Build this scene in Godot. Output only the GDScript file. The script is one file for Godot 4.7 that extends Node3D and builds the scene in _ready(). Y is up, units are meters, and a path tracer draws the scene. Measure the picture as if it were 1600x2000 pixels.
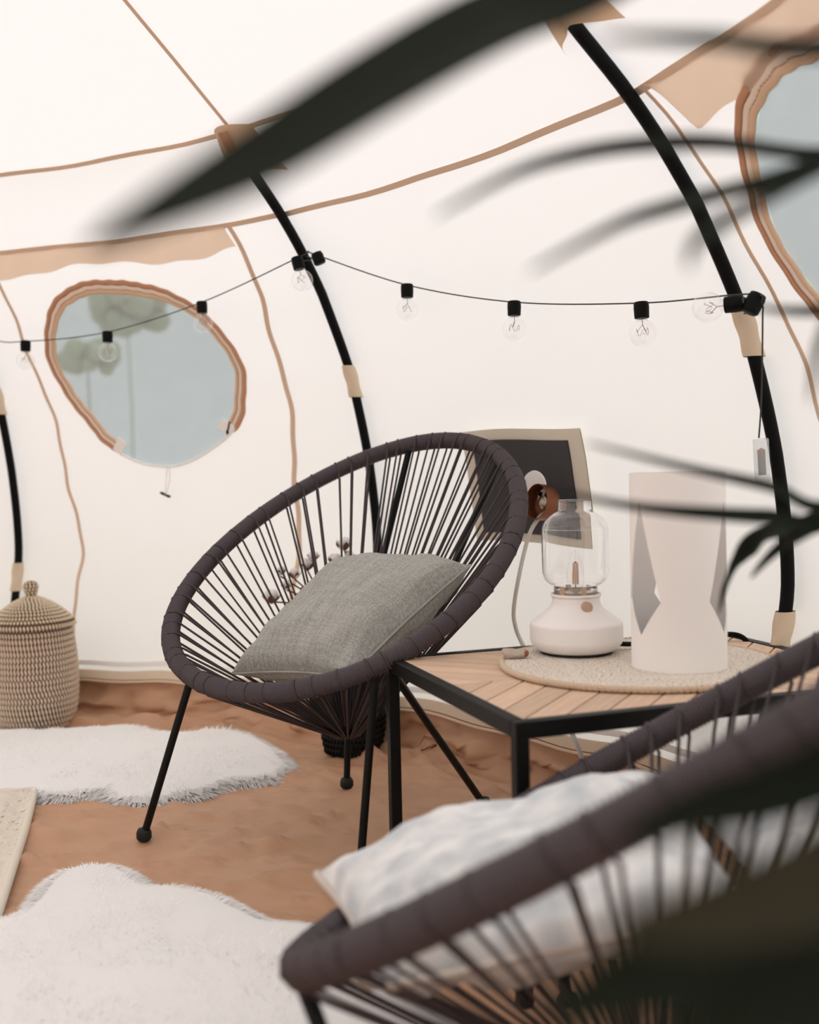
extends Node3D

# ------------------------------------------------------------------ mesh builder
class MB:
	var v := PackedVector3Array()
	var n := PackedVector3Array()
	var t := PackedVector2Array()
	var x := PackedInt32Array()

	# a net of nu x nv points; wu / wv close it round; faces follow the averaged normals
	func grid(nu: int, nv: int, f: Callable, wu := false, wv := false, us := 1.0, vs := 1.0, closed := false) -> void:
		var base := v.size()
		var p := PackedVector3Array()
		for j in nv:
			for i in nu:
				p.append(f.call(float(i) / (nu if wu else nu - 1), float(j) / (nv if wv else nv - 1)))
		var nn := PackedVector3Array()
		var vol := 0.0
		var mid := Vector3.ZERO
		for q in p:
			mid += q
		mid /= p.size()
		for j in nv:
			for i in nu:
				var i0 := (i + nu - 1) % nu if wu else maxi(i - 1, 0)
				var i1 := (i + 1) % nu if wu else mini(i + 1, nu - 1)
				var j0 := (j + nv - 1) % nv if wv else maxi(j - 1, 0)
				var j1 := (j + 1) % nv if wv else mini(j + 1, nv - 1)
				var c := (p[j * nu + i1] - p[j * nu + i0]).cross(p[j1 * nu + i] - p[j0 * nu + i])
				if c.length() < 1e-12:
					# a pole of the net: take the normal a row further in
					var jj := 1 if j == 0 else nv - 2
					var a0 := maxi(jj - 1, 0)
					var a1 := mini(jj + 1, nv - 1)
					c = Vector3.ZERO
					for k in nu:
						c += (p[jj * nu + (k + 1) % nu] - p[jj * nu + k]).cross(p[a1 * nu + k] - p[a0 * nu + k])
				vol += (p[j * nu + i] - mid).dot(c)
				nn.append(c.normalized())
		var s := -1.0 if closed and vol < 0.0 else 1.0
		for k in p.size():
			v.append(p[k])
			n.append(nn[k] * s)
			t.append(Vector2(float(k % nu) / (nu if wu else nu - 1) * us, float(k / nu) / (nv if wv else nv - 1) * vs))
		for j in (nv if wv else nv - 1):
			for i in (nu if wu else nu - 1):
				var a := base + j * nu + i
				var b := base + j * nu + (i + 1) % nu
				var c2 := base + ((j + 1) % nv) * nu + (i + 1) % nu
				var d := base + ((j + 1) % nv) * nu + i
				tri(a, b, c2)
				tri(a, c2, d)

	func tri(a: int, b: int, c: int) -> void:
		var g := (v[c] - v[a]).cross(v[b] - v[a])
		if g.dot(n[a] + n[b] + n[c]) >= 0.0:
			x.append_array(PackedInt32Array([a, b, c]))
		else:
			x.append_array(PackedInt32Array([a, c, b]))

	# a flat convex face, its normal away from «inside»
	func face(pts: Array, inside: Vector3, uv := []) -> void:
		var g := Vector3.ZERO
		for k in range(1, pts.size() - 1):
			g += (pts[k] - pts[0]).cross(pts[k + 1] - pts[0])
		if g.length() < 1e-14:
			return
		g = g.normalized()
		var mid := Vector3.ZERO
		for q in pts:
			mid += q
		if g.dot(mid / pts.size() - inside) < 0.0:
			g = -g
		var b := v.size()
		for k in pts.size():
			v.append(pts[k])
			n.append(g)
			t.append(uv[k] if uv.size() else Vector2(pts[k].x, pts[k].z))
		for k in range(1, pts.size() - 1):
			tri(b, b + k, b + k + 1)

	# a box with chamfered edges, placed by a transform
	func box(size: Vector3, ch: float, at := Transform3D()) -> void:
		var h := size * 0.5
		var c := minf(ch, minf(h.x, minf(h.y, h.z)) * 0.9)
		var o := at.origin
		for a in 3:
			for s in [-1.0, 1.0]:
				var b := (a + 1) % 3
				var d := (a + 2) % 3
				var pts := []
				for q in [[-1, -1], [1, -1], [1, 1], [-1, 1]]:
					var w := Vector3.ZERO
					w[a] = s * h[a]
					w[b] = q[0] * (h[b] - c)
					w[d] = q[1] * (h[d] - c)
					pts.append(at * w)
				face(pts, o)
				for s2 in [-1.0, 1.0]:
					var e1 := Vector3.ZERO
					var e2 := Vector3.ZERO
					e1[a] = s * h[a]
					e1[b] = s2 * (h[b] - c)
					e2[a] = s * (h[a] - c)
					e2[b] = s2 * h[b]
					var l1 := e1
					var l2 := e2
					e1[d] = h[d] - c
					e2[d] = h[d] - c
					l1[d] = -h[d] + c
					l2[d] = -h[d] + c
					face([at * e1, at * e2, at * l2, at * l1], o)
		for sx in [-1.0, 1.0]:
			for sy in [-1.0, 1.0]:
				for sz in [-1.0, 1.0]:
					var k := Vector3(sx, sy, sz)
					face([at * (k * Vector3(h.x, h.y - c, h.z - c)), at * (k * Vector3(h.x - c, h.y, h.z - c)), at * (k * Vector3(h.x - c, h.y - c, h.z))], o)

	# a round tube along points; r is a number or a list of radii
	func tube(pts: Array, r, sides := 8, caps := true, closed := false) -> void:
		var m := pts.size()
		var tang := []
		for k in m:
			var a: Vector3 = pts[(k + m - 1) % m] if closed else pts[maxi(k - 1, 0)]
			var b: Vector3 = pts[(k + 1) % m] if closed else pts[mini(k + 1, m - 1)]
			tang.append((b - a).normalized())
		var u: Vector3 = tang[0].cross(Vector3.UP if absf(tang[0].y) < 0.9 else Vector3.RIGHT).normalized()
		var us := []
		for k in m:
			u = (u - tang[k] * u.dot(tang[k])).normalized()
			us.append(u)
		var ring := func(a: float, b: float) -> Vector3:
			var k := int(round(b * (m if closed else m - 1))) % m
			var w: Vector3 = tang[k].cross(us[k])
			var rad: float = r[k] if r is Array else r
			return pts[k] + (us[k] * cos(a * TAU) + w * sin(a * TAU)) * rad
		grid(sides, m, ring, true, closed, 1.0, 1.0, true)
		if caps and not closed:
			for k in [0, m - 1]:
				var c := []
				for i in sides:
					c.append(ring.call(float(i) / sides, float(k) / (m - 1)))
				face(c, pts[1] if k == 0 else pts[m - 2])

	# profile of (radius, height) turned round y
	func lathe(prof: Array, segs := 32, at := Transform3D(), closed_profile := false) -> void:
		var m := prof.size()
		var f := func(a: float, b: float) -> Vector3:
			var k := int(round(b * (m if closed_profile else m - 1))) % m
			return at * Vector3(prof[k].x * cos(a * TAU), prof[k].y, prof[k].x * sin(a * TAU))
		grid(segs, m, f, true, closed_profile, 1.0, 1.0, true)

	func blob(c: Vector3, r: Vector3, seg := 10, rows := 7) -> void:
		var f := func(a: float, b: float) -> Vector3:
			var e := (b - 0.5) * PI
			return c + Vector3(cos(a * TAU) * cos(e), sin(e), sin(a * TAU) * cos(e)) * r
		grid(seg, rows, f, true, false, 1.0, 1.0, true)

	func mesh() -> ArrayMesh:
		var a := []
		a.resize(Mesh.ARRAY_MAX)
		a[Mesh.ARRAY_VERTEX] = v
		a[Mesh.ARRAY_NORMAL] = n
		a[Mesh.ARRAY_TEX_UV] = t
		a[Mesh.ARRAY_INDEX] = x
		var m := ArrayMesh.new()
		m.add_surface_from_arrays(Mesh.PRIMITIVE_TRIANGLES, a)
		return m

# ------------------------------------------------------------------ naming helpers
var M := {}
var rng := RandomNumberGenerator.new()
var noise := FastNoiseLite.new()
var taken := {}

func numbered(called: String) -> String:
	taken[called] = taken.get(called, -1) + 1
	return called if taken[called] == 0 else "%s_%03d" % [called, taken[called]]

func obj(called: String, b: MB, m: Material, parent: Node = null) -> MeshInstance3D:
	var o := MeshInstance3D.new()
	o.mesh = b.mesh()
	o.material_override = m
	if parent == null:
		o.name = numbered(called)
		add_child(o, true)
	else:
		var k := 0
		var nm := called
		while parent.has_node(nm):
			k += 1
			nm = "%s_%03d" % [called, k]
		o.name = nm
		parent.add_child(o, true)
	return o

func tag(o: Node, label: String, category := "", group := "", kind := "") -> void:
	o.set_meta("label", label)
	if category: o.set_meta("category", category)
	if group: o.set_meta("group", group)
	if kind: o.set_meta("kind", kind)

func thing(called: String, label: String, category: String, group := "", at := Vector3.ZERO) -> Node3D:
	var o := Node3D.new()
	o.name = numbered(called)
	o.position = at
	add_child(o, true)
	tag(o, label, category, group)
	return o

func struct(called: String, label: String) -> Node3D:
	var o := Node3D.new()
	o.name = called
	add_child(o, true)
	o.set_meta("kind", "structure")
	o.set_meta("label", label)
	return o

func spline(pts: Array, per := 8, closed := false) -> Array:
	var out := []
	var m := pts.size()
	for k in (m if closed else m - 1):
		var p0 = pts[(k + m - 1) % m] if closed else pts[maxi(k - 1, 0)]
		var p1 = pts[k]
		var p2 = pts[(k + 1) % m]
		var p3 = pts[(k + 2) % m] if closed else pts[mini(k + 2, m - 1)]
		for i in per:
			out.append(p1.cubic_interpolate(p2, p0, p3, float(i) / per))
	if not closed:
		out.append(pts[m - 1])
	return out

# ------------------------------------------------------------------ materials
func mat(c: Color, rough := 0.7, metal := 0.0) -> StandardMaterial3D:
	var m := StandardMaterial3D.new()
	m.albedo_color = c
	m.roughness = rough
	m.metallic = metal
	return m

func cloth_image(size: int, a: Color, b: Color, seed_: int, soft := 0.5) -> ImageTexture:
	var im := Image.create(size, size, false, Image.FORMAT_RGB8)
	var r := RandomNumberGenerator.new()
	r.seed = seed_
	var warp := []
	var weft := []
	for k in size:
		warp.append(r.randf())
		weft.append(r.randf())
	for y in size:
		for x in size:
			var over := ((x / 2 + y / 2) % 2) == 0
			var s: float = (warp[x / 2] if over else weft[y / 2]) * soft + r.randf() * (1.0 - soft)
			s *= 1.0 if over else 0.75
			im.set_pixel(x, y, a.lerp(b, s))
	return ImageTexture.create_from_image(im)

func noise_tex(freq: float, size := 512, oct := 4, normal := false, strength := 4.0, seed_ := 1) -> NoiseTexture2D:
	var f := FastNoiseLite.new()
	f.seed = seed_
	f.frequency = freq
	f.fractal_octaves = oct
	var tx := NoiseTexture2D.new()
	tx.width = size
	tx.height = size
	tx.seamless = true
	tx.noise = f
	tx.as_normal_map = normal
	tx.bump_strength = strength
	return tx

func make_materials() -> void:
	var cv := mat(Color(0.965, 0.94, 0.905), 0.9)
	cv.backlight_enabled = true
	cv.backlight = Color(1, 0.968, 0.950)
	cv.cull_mode = BaseMaterial3D.CULL_DISABLED
	M.canvas = cv
	var tn := mat(Color(0.78, 0.67, 0.56), 0.9)
	tn.backlight_enabled = true
	tn.backlight = Color(0.75, 0.64, 0.53)
	tn.cull_mode = BaseMaterial3D.CULL_DISABLED
	M.tan = tn
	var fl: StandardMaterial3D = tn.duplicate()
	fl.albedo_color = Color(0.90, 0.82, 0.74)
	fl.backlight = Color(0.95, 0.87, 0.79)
	M.flap_shadow = fl  # tan standing in for the shadow of covers rolled outside the canvas
	M.tape = mat(Color(0.87, 0.76, 0.66), 0.9)
	M.hem = mat(Color(0.86, 0.78, 0.68), 0.9)
	M.white_tape = mat(Color(0.95, 0.93, 0.91), 0.8)
	M.zip = mat(Color(0.87, 0.73, 0.61), 0.85)
	M.zip_dark = mat(Color(0.77, 0.57, 0.44), 0.85)
	M.zip_pale = mat(Color(0.93, 0.85, 0.78), 0.85)
	var sheet := mat(Color(0.765, 0.59, 0.46), 0.55)
	sheet.heightmap_enabled = true
	sheet.heightmap_texture = noise_tex(0.012, 1024, 4, false, 4.0, 5)
	sheet.heightmap_scale = 0.12
	sheet.uv1_triplanar = true
	sheet.uv1_world_triplanar = true
	sheet.uv1_scale = Vector3(0.9, 0.9, 0.9)
	M.sheet = sheet
	M.black = mat(Color(0.03, 0.035, 0.035), 0.55)
	M.black.metallic_specular = 0.25
	M.black_metal = mat(Color(0.065, 0.065, 0.06), 0.45, 0.0)
	M.black_metal.metallic_specular = 0.3
	M.cord = mat(Color(0.275, 0.245, 0.252), 0.62)
	M.cord.metallic_specular = 0.35
	M.rim = mat(Color(0.32, 0.285, 0.30), 0.6)
	M.rim.metallic_specular = 0.4
	M.rubber = mat(Color(0.07, 0.07, 0.07), 0.7)
	M.glass = mat(Color(1, 1, 1, 0.03), 0.02)
	M.glass.transparency = BaseMaterial3D.TRANSPARENCY_ALPHA
	M.glass.cull_mode = BaseMaterial3D.CULL_DISABLED
	M.thick_glass = mat(Color(1, 1, 1, 0.0), 0.0)
	M.thick_glass.refraction_enabled = true
	M.thick_glass.refraction_scale = 0.05
	M.thick_glass.transparency = BaseMaterial3D.TRANSPARENCY_ALPHA
	M.box_plastic = mat(Color(0.9, 0.92, 0.92, 0.35), 0.4)
	M.box_plastic.transparency = BaseMaterial3D.TRANSPARENCY_ALPHA
	var pane := mat(Color(0.83, 0.855, 0.875, 0.52), 0.3)
	pane.transparency = BaseMaterial3D.TRANSPARENCY_ALPHA
	pane.cull_mode = BaseMaterial3D.CULL_DISABLED
	pane.normal_enabled = true
	pane.normal_texture = noise_tex(0.006, 512, 3, true, 6.0, 9)
	M.pane = pane
	M.white = mat(Color(0.965, 0.945, 0.93), 0.45)
	M.card = mat(Color(0.975, 0.955, 0.94), 0.75)
	M.steel = mat(Color(0.75, 0.70, 0.64), 0.3, 1.0)
	M.rose = mat(Color(0.80, 0.69, 0.61), 0.38, 0.9)
	M.copper = mat(Color(0.50, 0.30, 0.20), 0.42, 0.7)
	M.amber = mat(Color(0.98, 0.83, 0.70), 0.6)
	M.wire = mat(Color(0.20, 0.19, 0.18), 0.6)
	M.white_cord = mat(Color(0.82, 0.80, 0.76), 0.6)
	var woods := []
	for k in 4:
		var im := Image.create(128, 512, false, Image.FORMAT_RGB8)
		var f := FastNoiseLite.new()
		f.seed = 40 + k
		f.frequency = 0.06
		for y in 512:
			for x in 128:
				var g := f.get_noise_2d(x * 3.0, y * 0.10) * 0.5 + 0.5 + f.get_noise_2d(x * 9.0 + 400, y * 0.3) * 0.25
				im.set_pixel(x, y, Color(0.83, 0.69, 0.575).lerp(Color(0.94, 0.82, 0.715), clampf(g, 0, 1)))
		var wm := mat(Color(1, 1, 1).darkened(0.04 * (k % 3)), 0.6)
		wm.albedo_texture = ImageTexture.create_from_image(im)
		woods.append(wm)
	M.woods = woods
	var c1 := mat(Color(1, 1, 1), 0.95)
	c1.albedo_texture = cloth_image(256, Color(0.50, 0.505, 0.485), Color(0.84, 0.835, 0.80), 3, 0.35)
	c1.uv1_scale = Vector3(0.33, 0.33, 1)
	M.heather = c1
	var c2 := mat(Color(1, 1, 1), 0.9)
	var gr := Gradient.new()
	gr.set_color(0, Color(0.76, 0.785, 0.805))
	gr.set_color(1, Color(0.93, 0.93, 0.925))
	gr.offsets = PackedFloat32Array([0.1, 0.75])
	var nt := noise_tex(0.012, 512, 5, false, 4.0, 21)
	nt.color_ramp = gr
	c2.albedo_texture = nt
	c2.rim_enabled = true
	c2.rim = 0.4
	c2.uv1_scale = Vector3(0.22, 0.22, 1)
	M.plush = c2
	M.piping = mat(Color(0.80, 0.76, 0.72), 0.9)
	var jt := mat(Color(1, 1, 1), 0.95)
	var g2 := Gradient.new()
	g2.offsets = PackedFloat32Array([0.0, 0.22, 0.36, 1.0])
	g2.colors = PackedColorArray([Color(0.45, 0.33, 0.24), Color(0.72, 0.62, 0.52), Color(0.91, 0.86, 0.80), Color(0.95, 0.92, 0.88)])
	var n2 := noise_tex(0.09, 512, 3, false, 4.0, 33)
	n2.color_ramp = g2
	jt.albedo_texture = n2
	jt.heightmap_enabled = true
	jt.heightmap_texture = noise_tex(0.09, 512, 3, false, 4.0, 33)
	jt.heightmap_scale = 0.3
	M.jute = jt
	M.jute_edge = mat(Color(0.83, 0.74, 0.64), 0.95)
	M.fur = mat(Color(1.0, 0.993, 0.985), 0.95)
	M.fur.metallic_specular = 0.2
	M.fur.backlight_enabled = true
	M.fur.backlight = Color(0.5, 0.495, 0.49)
	M.fur.cull_mode = BaseMaterial3D.CULL_DISABLED
	M.wool = mat(Color(0.90, 0.86, 0.80), 0.95)
	M.wool_fleck = mat(Color(0.92, 0.885, 0.83), 0.95)
	M.basket_core = mat(Color(0.36, 0.245, 0.19), 0.9)
	M.stitch = mat(Color(0.86, 0.78, 0.69), 0.8)
	M.stitch_lid = mat(Color(0.86, 0.79, 0.68), 0.8)
	M.charcoal = mat(Color(0.27, 0.26, 0.265), 0.9)
	M.panel_edge = mat(Color(0.88, 0.84, 0.77), 0.9)
	M.twig = mat(Color(0.30, 0.19, 0.13), 0.85)
	M.bract = mat(Color(0.42, 0.29, 0.20), 0.85)
	M.cotton = mat(Color(0.95, 0.93, 0.92), 0.95)
	M.stone = mat(Color(0.76, 0.70, 0.64), 0.85)
	M.stone_end = mat(Color(0.55, 0.36, 0.26), 0.85)
	var lf := mat(Color(0.10, 0.125, 0.085), 0.7)
	lf.metallic_specular = 0.25
	lf.cull_mode = BaseMaterial3D.CULL_DISABLED
	M.leaf = lf
	var ol: StandardMaterial3D = lf.duplicate()
	ol.albedo_color = Color(0.20, 0.185, 0.135)
	M.old_leaf = ol
	M.stem = mat(Color(0.20, 0.22, 0.12), 0.7)
	M.bounce_ground = mat(Color(0.82, 0.80, 0.75), 0.95)  # outside ground made pale so it bounces light onto the lower walls
	M.hazed_hill = mat(Color(0.64, 0.68, 0.67), 0.95)  # grey-blue tone carries the distance haze in the base colour
	M.bush = mat(Color(0.46, 0.54, 0.43), 0.95)
	M.soil = mat(Color(0.16, 0.12, 0.09), 0.95)

# ------------------------------------------------------------------ the tent's form: a ring of thirteen bays
const TC := Vector3(-1.724, 0, -0.982)
const BAY := TAU / 13.0
const POLE0 := 0.66
const H1 := 1.541
const H2 := 1.375
const RY := [-0.2, 0.0, 0.125, 0.25, 0.5, 0.75, 1.0, 1.2, 1.35, 1.541]
const RR := [2.42, 2.53, 2.585, 2.63, 2.688, 2.663, 2.59, 2.483, 2.362, 2.177]

func tent_r(y: float) -> float:
	if y >= H1:
		return 2.177 - (y - H1) * 1.45
	var k := 1
	while k < RY.size() - 2 and y > RY[k + 1]:
		k += 1
	var w: float = (y - RY[k]) / (RY[k + 1] - RY[k])
	var a: float = RR[k - 1]
	var d: float = RR[mini(k + 2, RR.size() - 1)]
	return lerpf(lerpf(RR[k], RR[k + 1], w), cubic_interpolate(RR[k], RR[k + 1], a, d, w), 0.8)

func tp(th: float, y: float, inset := 0.0, flat := false) -> Vector3:
	var r := tent_r(y) - inset
	var d := Vector3(sin(th), 0, -cos(th))
	if not flat:
		var b := fposmod(th - POLE0, BAY) / BAY
		r -= 0.012 * 4.0 * b * (1.0 - b)
		r += noise.get_noise_3d(d.x * 900, y * 500, d.z * 900) * 0.006
	return Vector3(TC.x, y, TC.z) + d * r

# strip along points of the tent cloth, proud of it: th / height pairs, a width across, a thickness
func strip(b: MB, pts: Array, width: float, inset: float, thick := 0.002) -> void:
	var m := pts.size()
	var f := func(a: float, c: float) -> Vector3:
		var k := int(round(c * (m - 1)))
		var q: Vector2 = pts[k]
		var d: Vector2 = pts[mini(k + 1, m - 1)] - pts[maxi(k - 1, 0)]
		d.x *= 2.5
		d = d.normalized()
		var s: float = [-0.5, -0.42, 0.42, 0.5, 0.42, -0.42][int(round(a * 6)) % 6]
		var h: float = [0.5, 1.0, 1.0, 0.5, 0.0, 0.0][int(round(a * 6)) % 6]
		q += Vector2(-d.y / 2.5, d.x) * s * width
		return tp(q.x, q.y, inset + h * thick)
	b.grid(6, m, f, true, false, 1.0, 1.0, true)

func bay(th: float) -> float:
	return POLE0 + th * BAY

# ------------------------------------------------------------------ _ready
func _ready() -> void:
	rng.seed = 7
	noise.seed = 11
	noise.frequency = 0.004
	noise.fractal_octaves = 3
	# camera, kneeling at the tent's side
	var cam := Camera3D.new()
	cam.name = "camera"
	add_child(cam, true)
	cam.position = Vector3(0, 0.75, 0)
	var fwd := Vector3(0, -sin(0.04316), -cos(0.04316))
	var up := Vector3.RIGHT.cross(fwd)
	var rt := Vector3.RIGHT * cos(0.022) - up * sin(0.022)
	var u2 := Vector3.RIGHT * sin(0.022) + up * cos(0.022)
	cam.basis = Basis(rt, u2, -fwd)
	cam.keep_aspect = Camera3D.KEEP_HEIGHT
	cam.fov = 48.888
	cam.near = 0.05
	cam.far = 400.0
	var at := CameraAttributesPhysical.new()
	at.frustum_focal_length = 26.4
	at.frustum_focus_distance = 2.25
	at.exposure_aperture = 1.8
	at.frustum_near = 0.05
	at.frustum_far = 400.0
	cam.attributes = at
	cam.current = true
	var we := WorldEnvironment.new()
	we.name = "world_environment"
	var env := Environment.new()
	env.background_mode = Environment.BG_SKY
	var sky := Sky.new()
	var sm := ProceduralSkyMaterial.new()
	sm.sky_top_color = Color(0.68, 0.69, 0.71)
	sm.sky_horizon_color = Color(1.0, 0.99, 0.97)
	sm.sky_energy_multiplier = 2.0
	sm.ground_horizon_color = Color(0.6, 0.6, 0.58)
	sm.ground_bottom_color = Color(0.45, 0.45, 0.42)
	sm.ground_energy_multiplier = 1.0
	sky.sky_material = sm
	env.sky = sky
	env.tonemap_mode = Environment.TONE_MAPPER_LINEAR
	env.tonemap_exposure = 0.92
	env.sdfgi_enabled = true
	env.ssao_enabled = true
	env.ssil_enabled = true
	we.environment = env
	add_child(we, true)
	make_materials()
	outside()
	tent()
	windows()
	poles()
	table()
	chair_pair()
	cushions()
	rugs()
	basket()
	on_table()
	hanging()
	cotton()
	string_lights()
	plant()

# ------------------------------------------------------------------ outside
func outside() -> void:
	var g := struct("ground", "ground outside the tent, coloured pale to bounce light onto the walls")
	var b := MB.new()
	var f := func(a: float, c: float) -> Vector3:
		var r := 2.2 + 60.0 * pow(c, 2.2)
		var d := Vector3(sin(a * TAU), 0, -cos(a * TAU))
		var y := -0.06 + (noise.get_noise_2d(d.x * r * 40, d.z * r * 40) * 0.25 if r > 4.0 else 0.0)
		return TC + d * r + Vector3(0, y, 0)
	b.grid(64, 40, f, true)
	obj("bounce_ground", b, M.bounce_ground, g)
	var h := struct("hills", "hillside beyond the tent windows with distance haze put into its pale colour")
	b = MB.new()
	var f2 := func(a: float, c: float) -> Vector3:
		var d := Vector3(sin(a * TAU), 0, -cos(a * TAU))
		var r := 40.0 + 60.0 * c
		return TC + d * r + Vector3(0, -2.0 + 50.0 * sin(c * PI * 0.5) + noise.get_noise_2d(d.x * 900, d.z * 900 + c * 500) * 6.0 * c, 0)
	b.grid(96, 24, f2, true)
	obj("hillside", b, M.hazed_hill, h)
	var spots := [[Vector3(-4.0, 0, -14.2), 2.28, 0.45, 0.20], [Vector3(-4.9, 0, -20.0), 3.62, 0.75, 0.35], [Vector3(6.6, 0, -13.6), 3.0, 0.7, 0.5]]
	var words := ["small round tree seen through the left part of the pear-shaped window beside the left pole", "taller tree farther off, seen through the top of the pear-shaped window beside the left pole", "round tree seen through the window beside the right pole"]
	for k in spots.size():
		var s: Array = spots[k]
		var o := thing("tree", words[k], "tree", "trees outside the tent", s[0] + Vector3(0, -0.1, 0))
		var bb := MB.new()
		for i in 26:
			var e := Vector3(rng.randf_range(-1, 1), rng.randf_range(-0.9, 1), rng.randf_range(-1, 1))
			e = e.normalized() * rng.randf_range(0.4, 1.0)
			bb.blob(Vector3(0, s[1], 0) + e * Vector3(s[2], s[3], s[2]), Vector3.ONE * s[3] * rng.randf_range(0.4, 0.7), 9, 6)
		obj("crown", bb, M.bush, o)
		bb = MB.new()
		bb.tube([Vector3(0, 0, 0), Vector3(0.03, s[1] * 0.5, 0), Vector3(0, s[1], 0.02)], [0.025, 0.02, 0.01], 7)
		obj("trunk", bb, M.bush, o)

# ------------------------------------------------------------------ tent shell
# the pear-shaped window, as angle and height on the cloth
const W1 := [Vector2(0.361, 1.287), Vector2(0.324, 1.279), Vector2(0.29, 1.243), Vector2(0.269, 1.191), Vector2(0.258, 1.129), Vector2(0.254, 1.078), Vector2(0.259, 1.018), Vector2(0.27, 0.956), Vector2(0.286, 0.893), Vector2(0.302, 0.837), Vector2(0.326, 0.794), Vector2(0.353, 0.765), Vector2(0.386, 0.755), Vector2(0.415, 0.768), Vector2(0.445, 0.8), Vector2(0.476, 0.844), Vector2(0.497, 0.894), Vector2(0.509, 0.97), Vector2(0.514, 1.025), Vector2(0.51, 1.087), Vector2(0.498, 1.143), Vector2(0.482, 1.194), Vector2(0.46, 1.232), Vector2(0.43, 1.263), Vector2(0.396, 1.279)]
const WC := Vector2(0.385, 1.03)
const WSHIFT := Vector2(0.93, 0.05)
const ARC := 2.58

# how far the window's edge lies from its centre in direction phi (metres on the cloth)
var edge_phi := PackedFloat32Array()
var edge_r := PackedFloat32Array()

func prepare_edge() -> void:
	var dense := spline(W1, 12, true)
	var rows := []
	for q in dense:
		var d := Vector2((q.x - WC.x) * ARC, q.y - WC.y)
		rows.append(Vector2(d.angle(), d.length()))
	rows.sort_custom(func(a, b): return a.x < b.x)
	for q in rows:
		edge_phi.append(q.x)
		edge_r.append(q.y)

func edge_at(phi: float) -> float:
	phi = wrapf(phi, -PI, PI)
	var m := edge_phi.size()
	var k := edge_phi.bsearch(phi)
	var a := (k + m - 1) % m
	var b := k % m
	var pa := edge_phi[a] - (TAU if k == 0 else 0.0)
	var pb := edge_phi[b] + (TAU if k == m else 0.0)
	return lerpf(edge_r[a], edge_r[b], clampf((phi - pa) / maxf(pb - pa, 1e-6), 0, 1))

# the zip band is broad over the top and sides and ends at two tabs below
func band_w(phi: float) -> float:
	var deg := rad_to_deg(wrapf(phi, -PI, PI))
	return 0.034 if deg < -127.0 or deg > -35.0 else 0.005

func on_cloth(c: Vector2, phi: float, r: float, inset: float) -> Vector3:
	return tp(c.x + cos(phi) * r / ARC, c.y + sin(phi) * r, inset)

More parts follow.
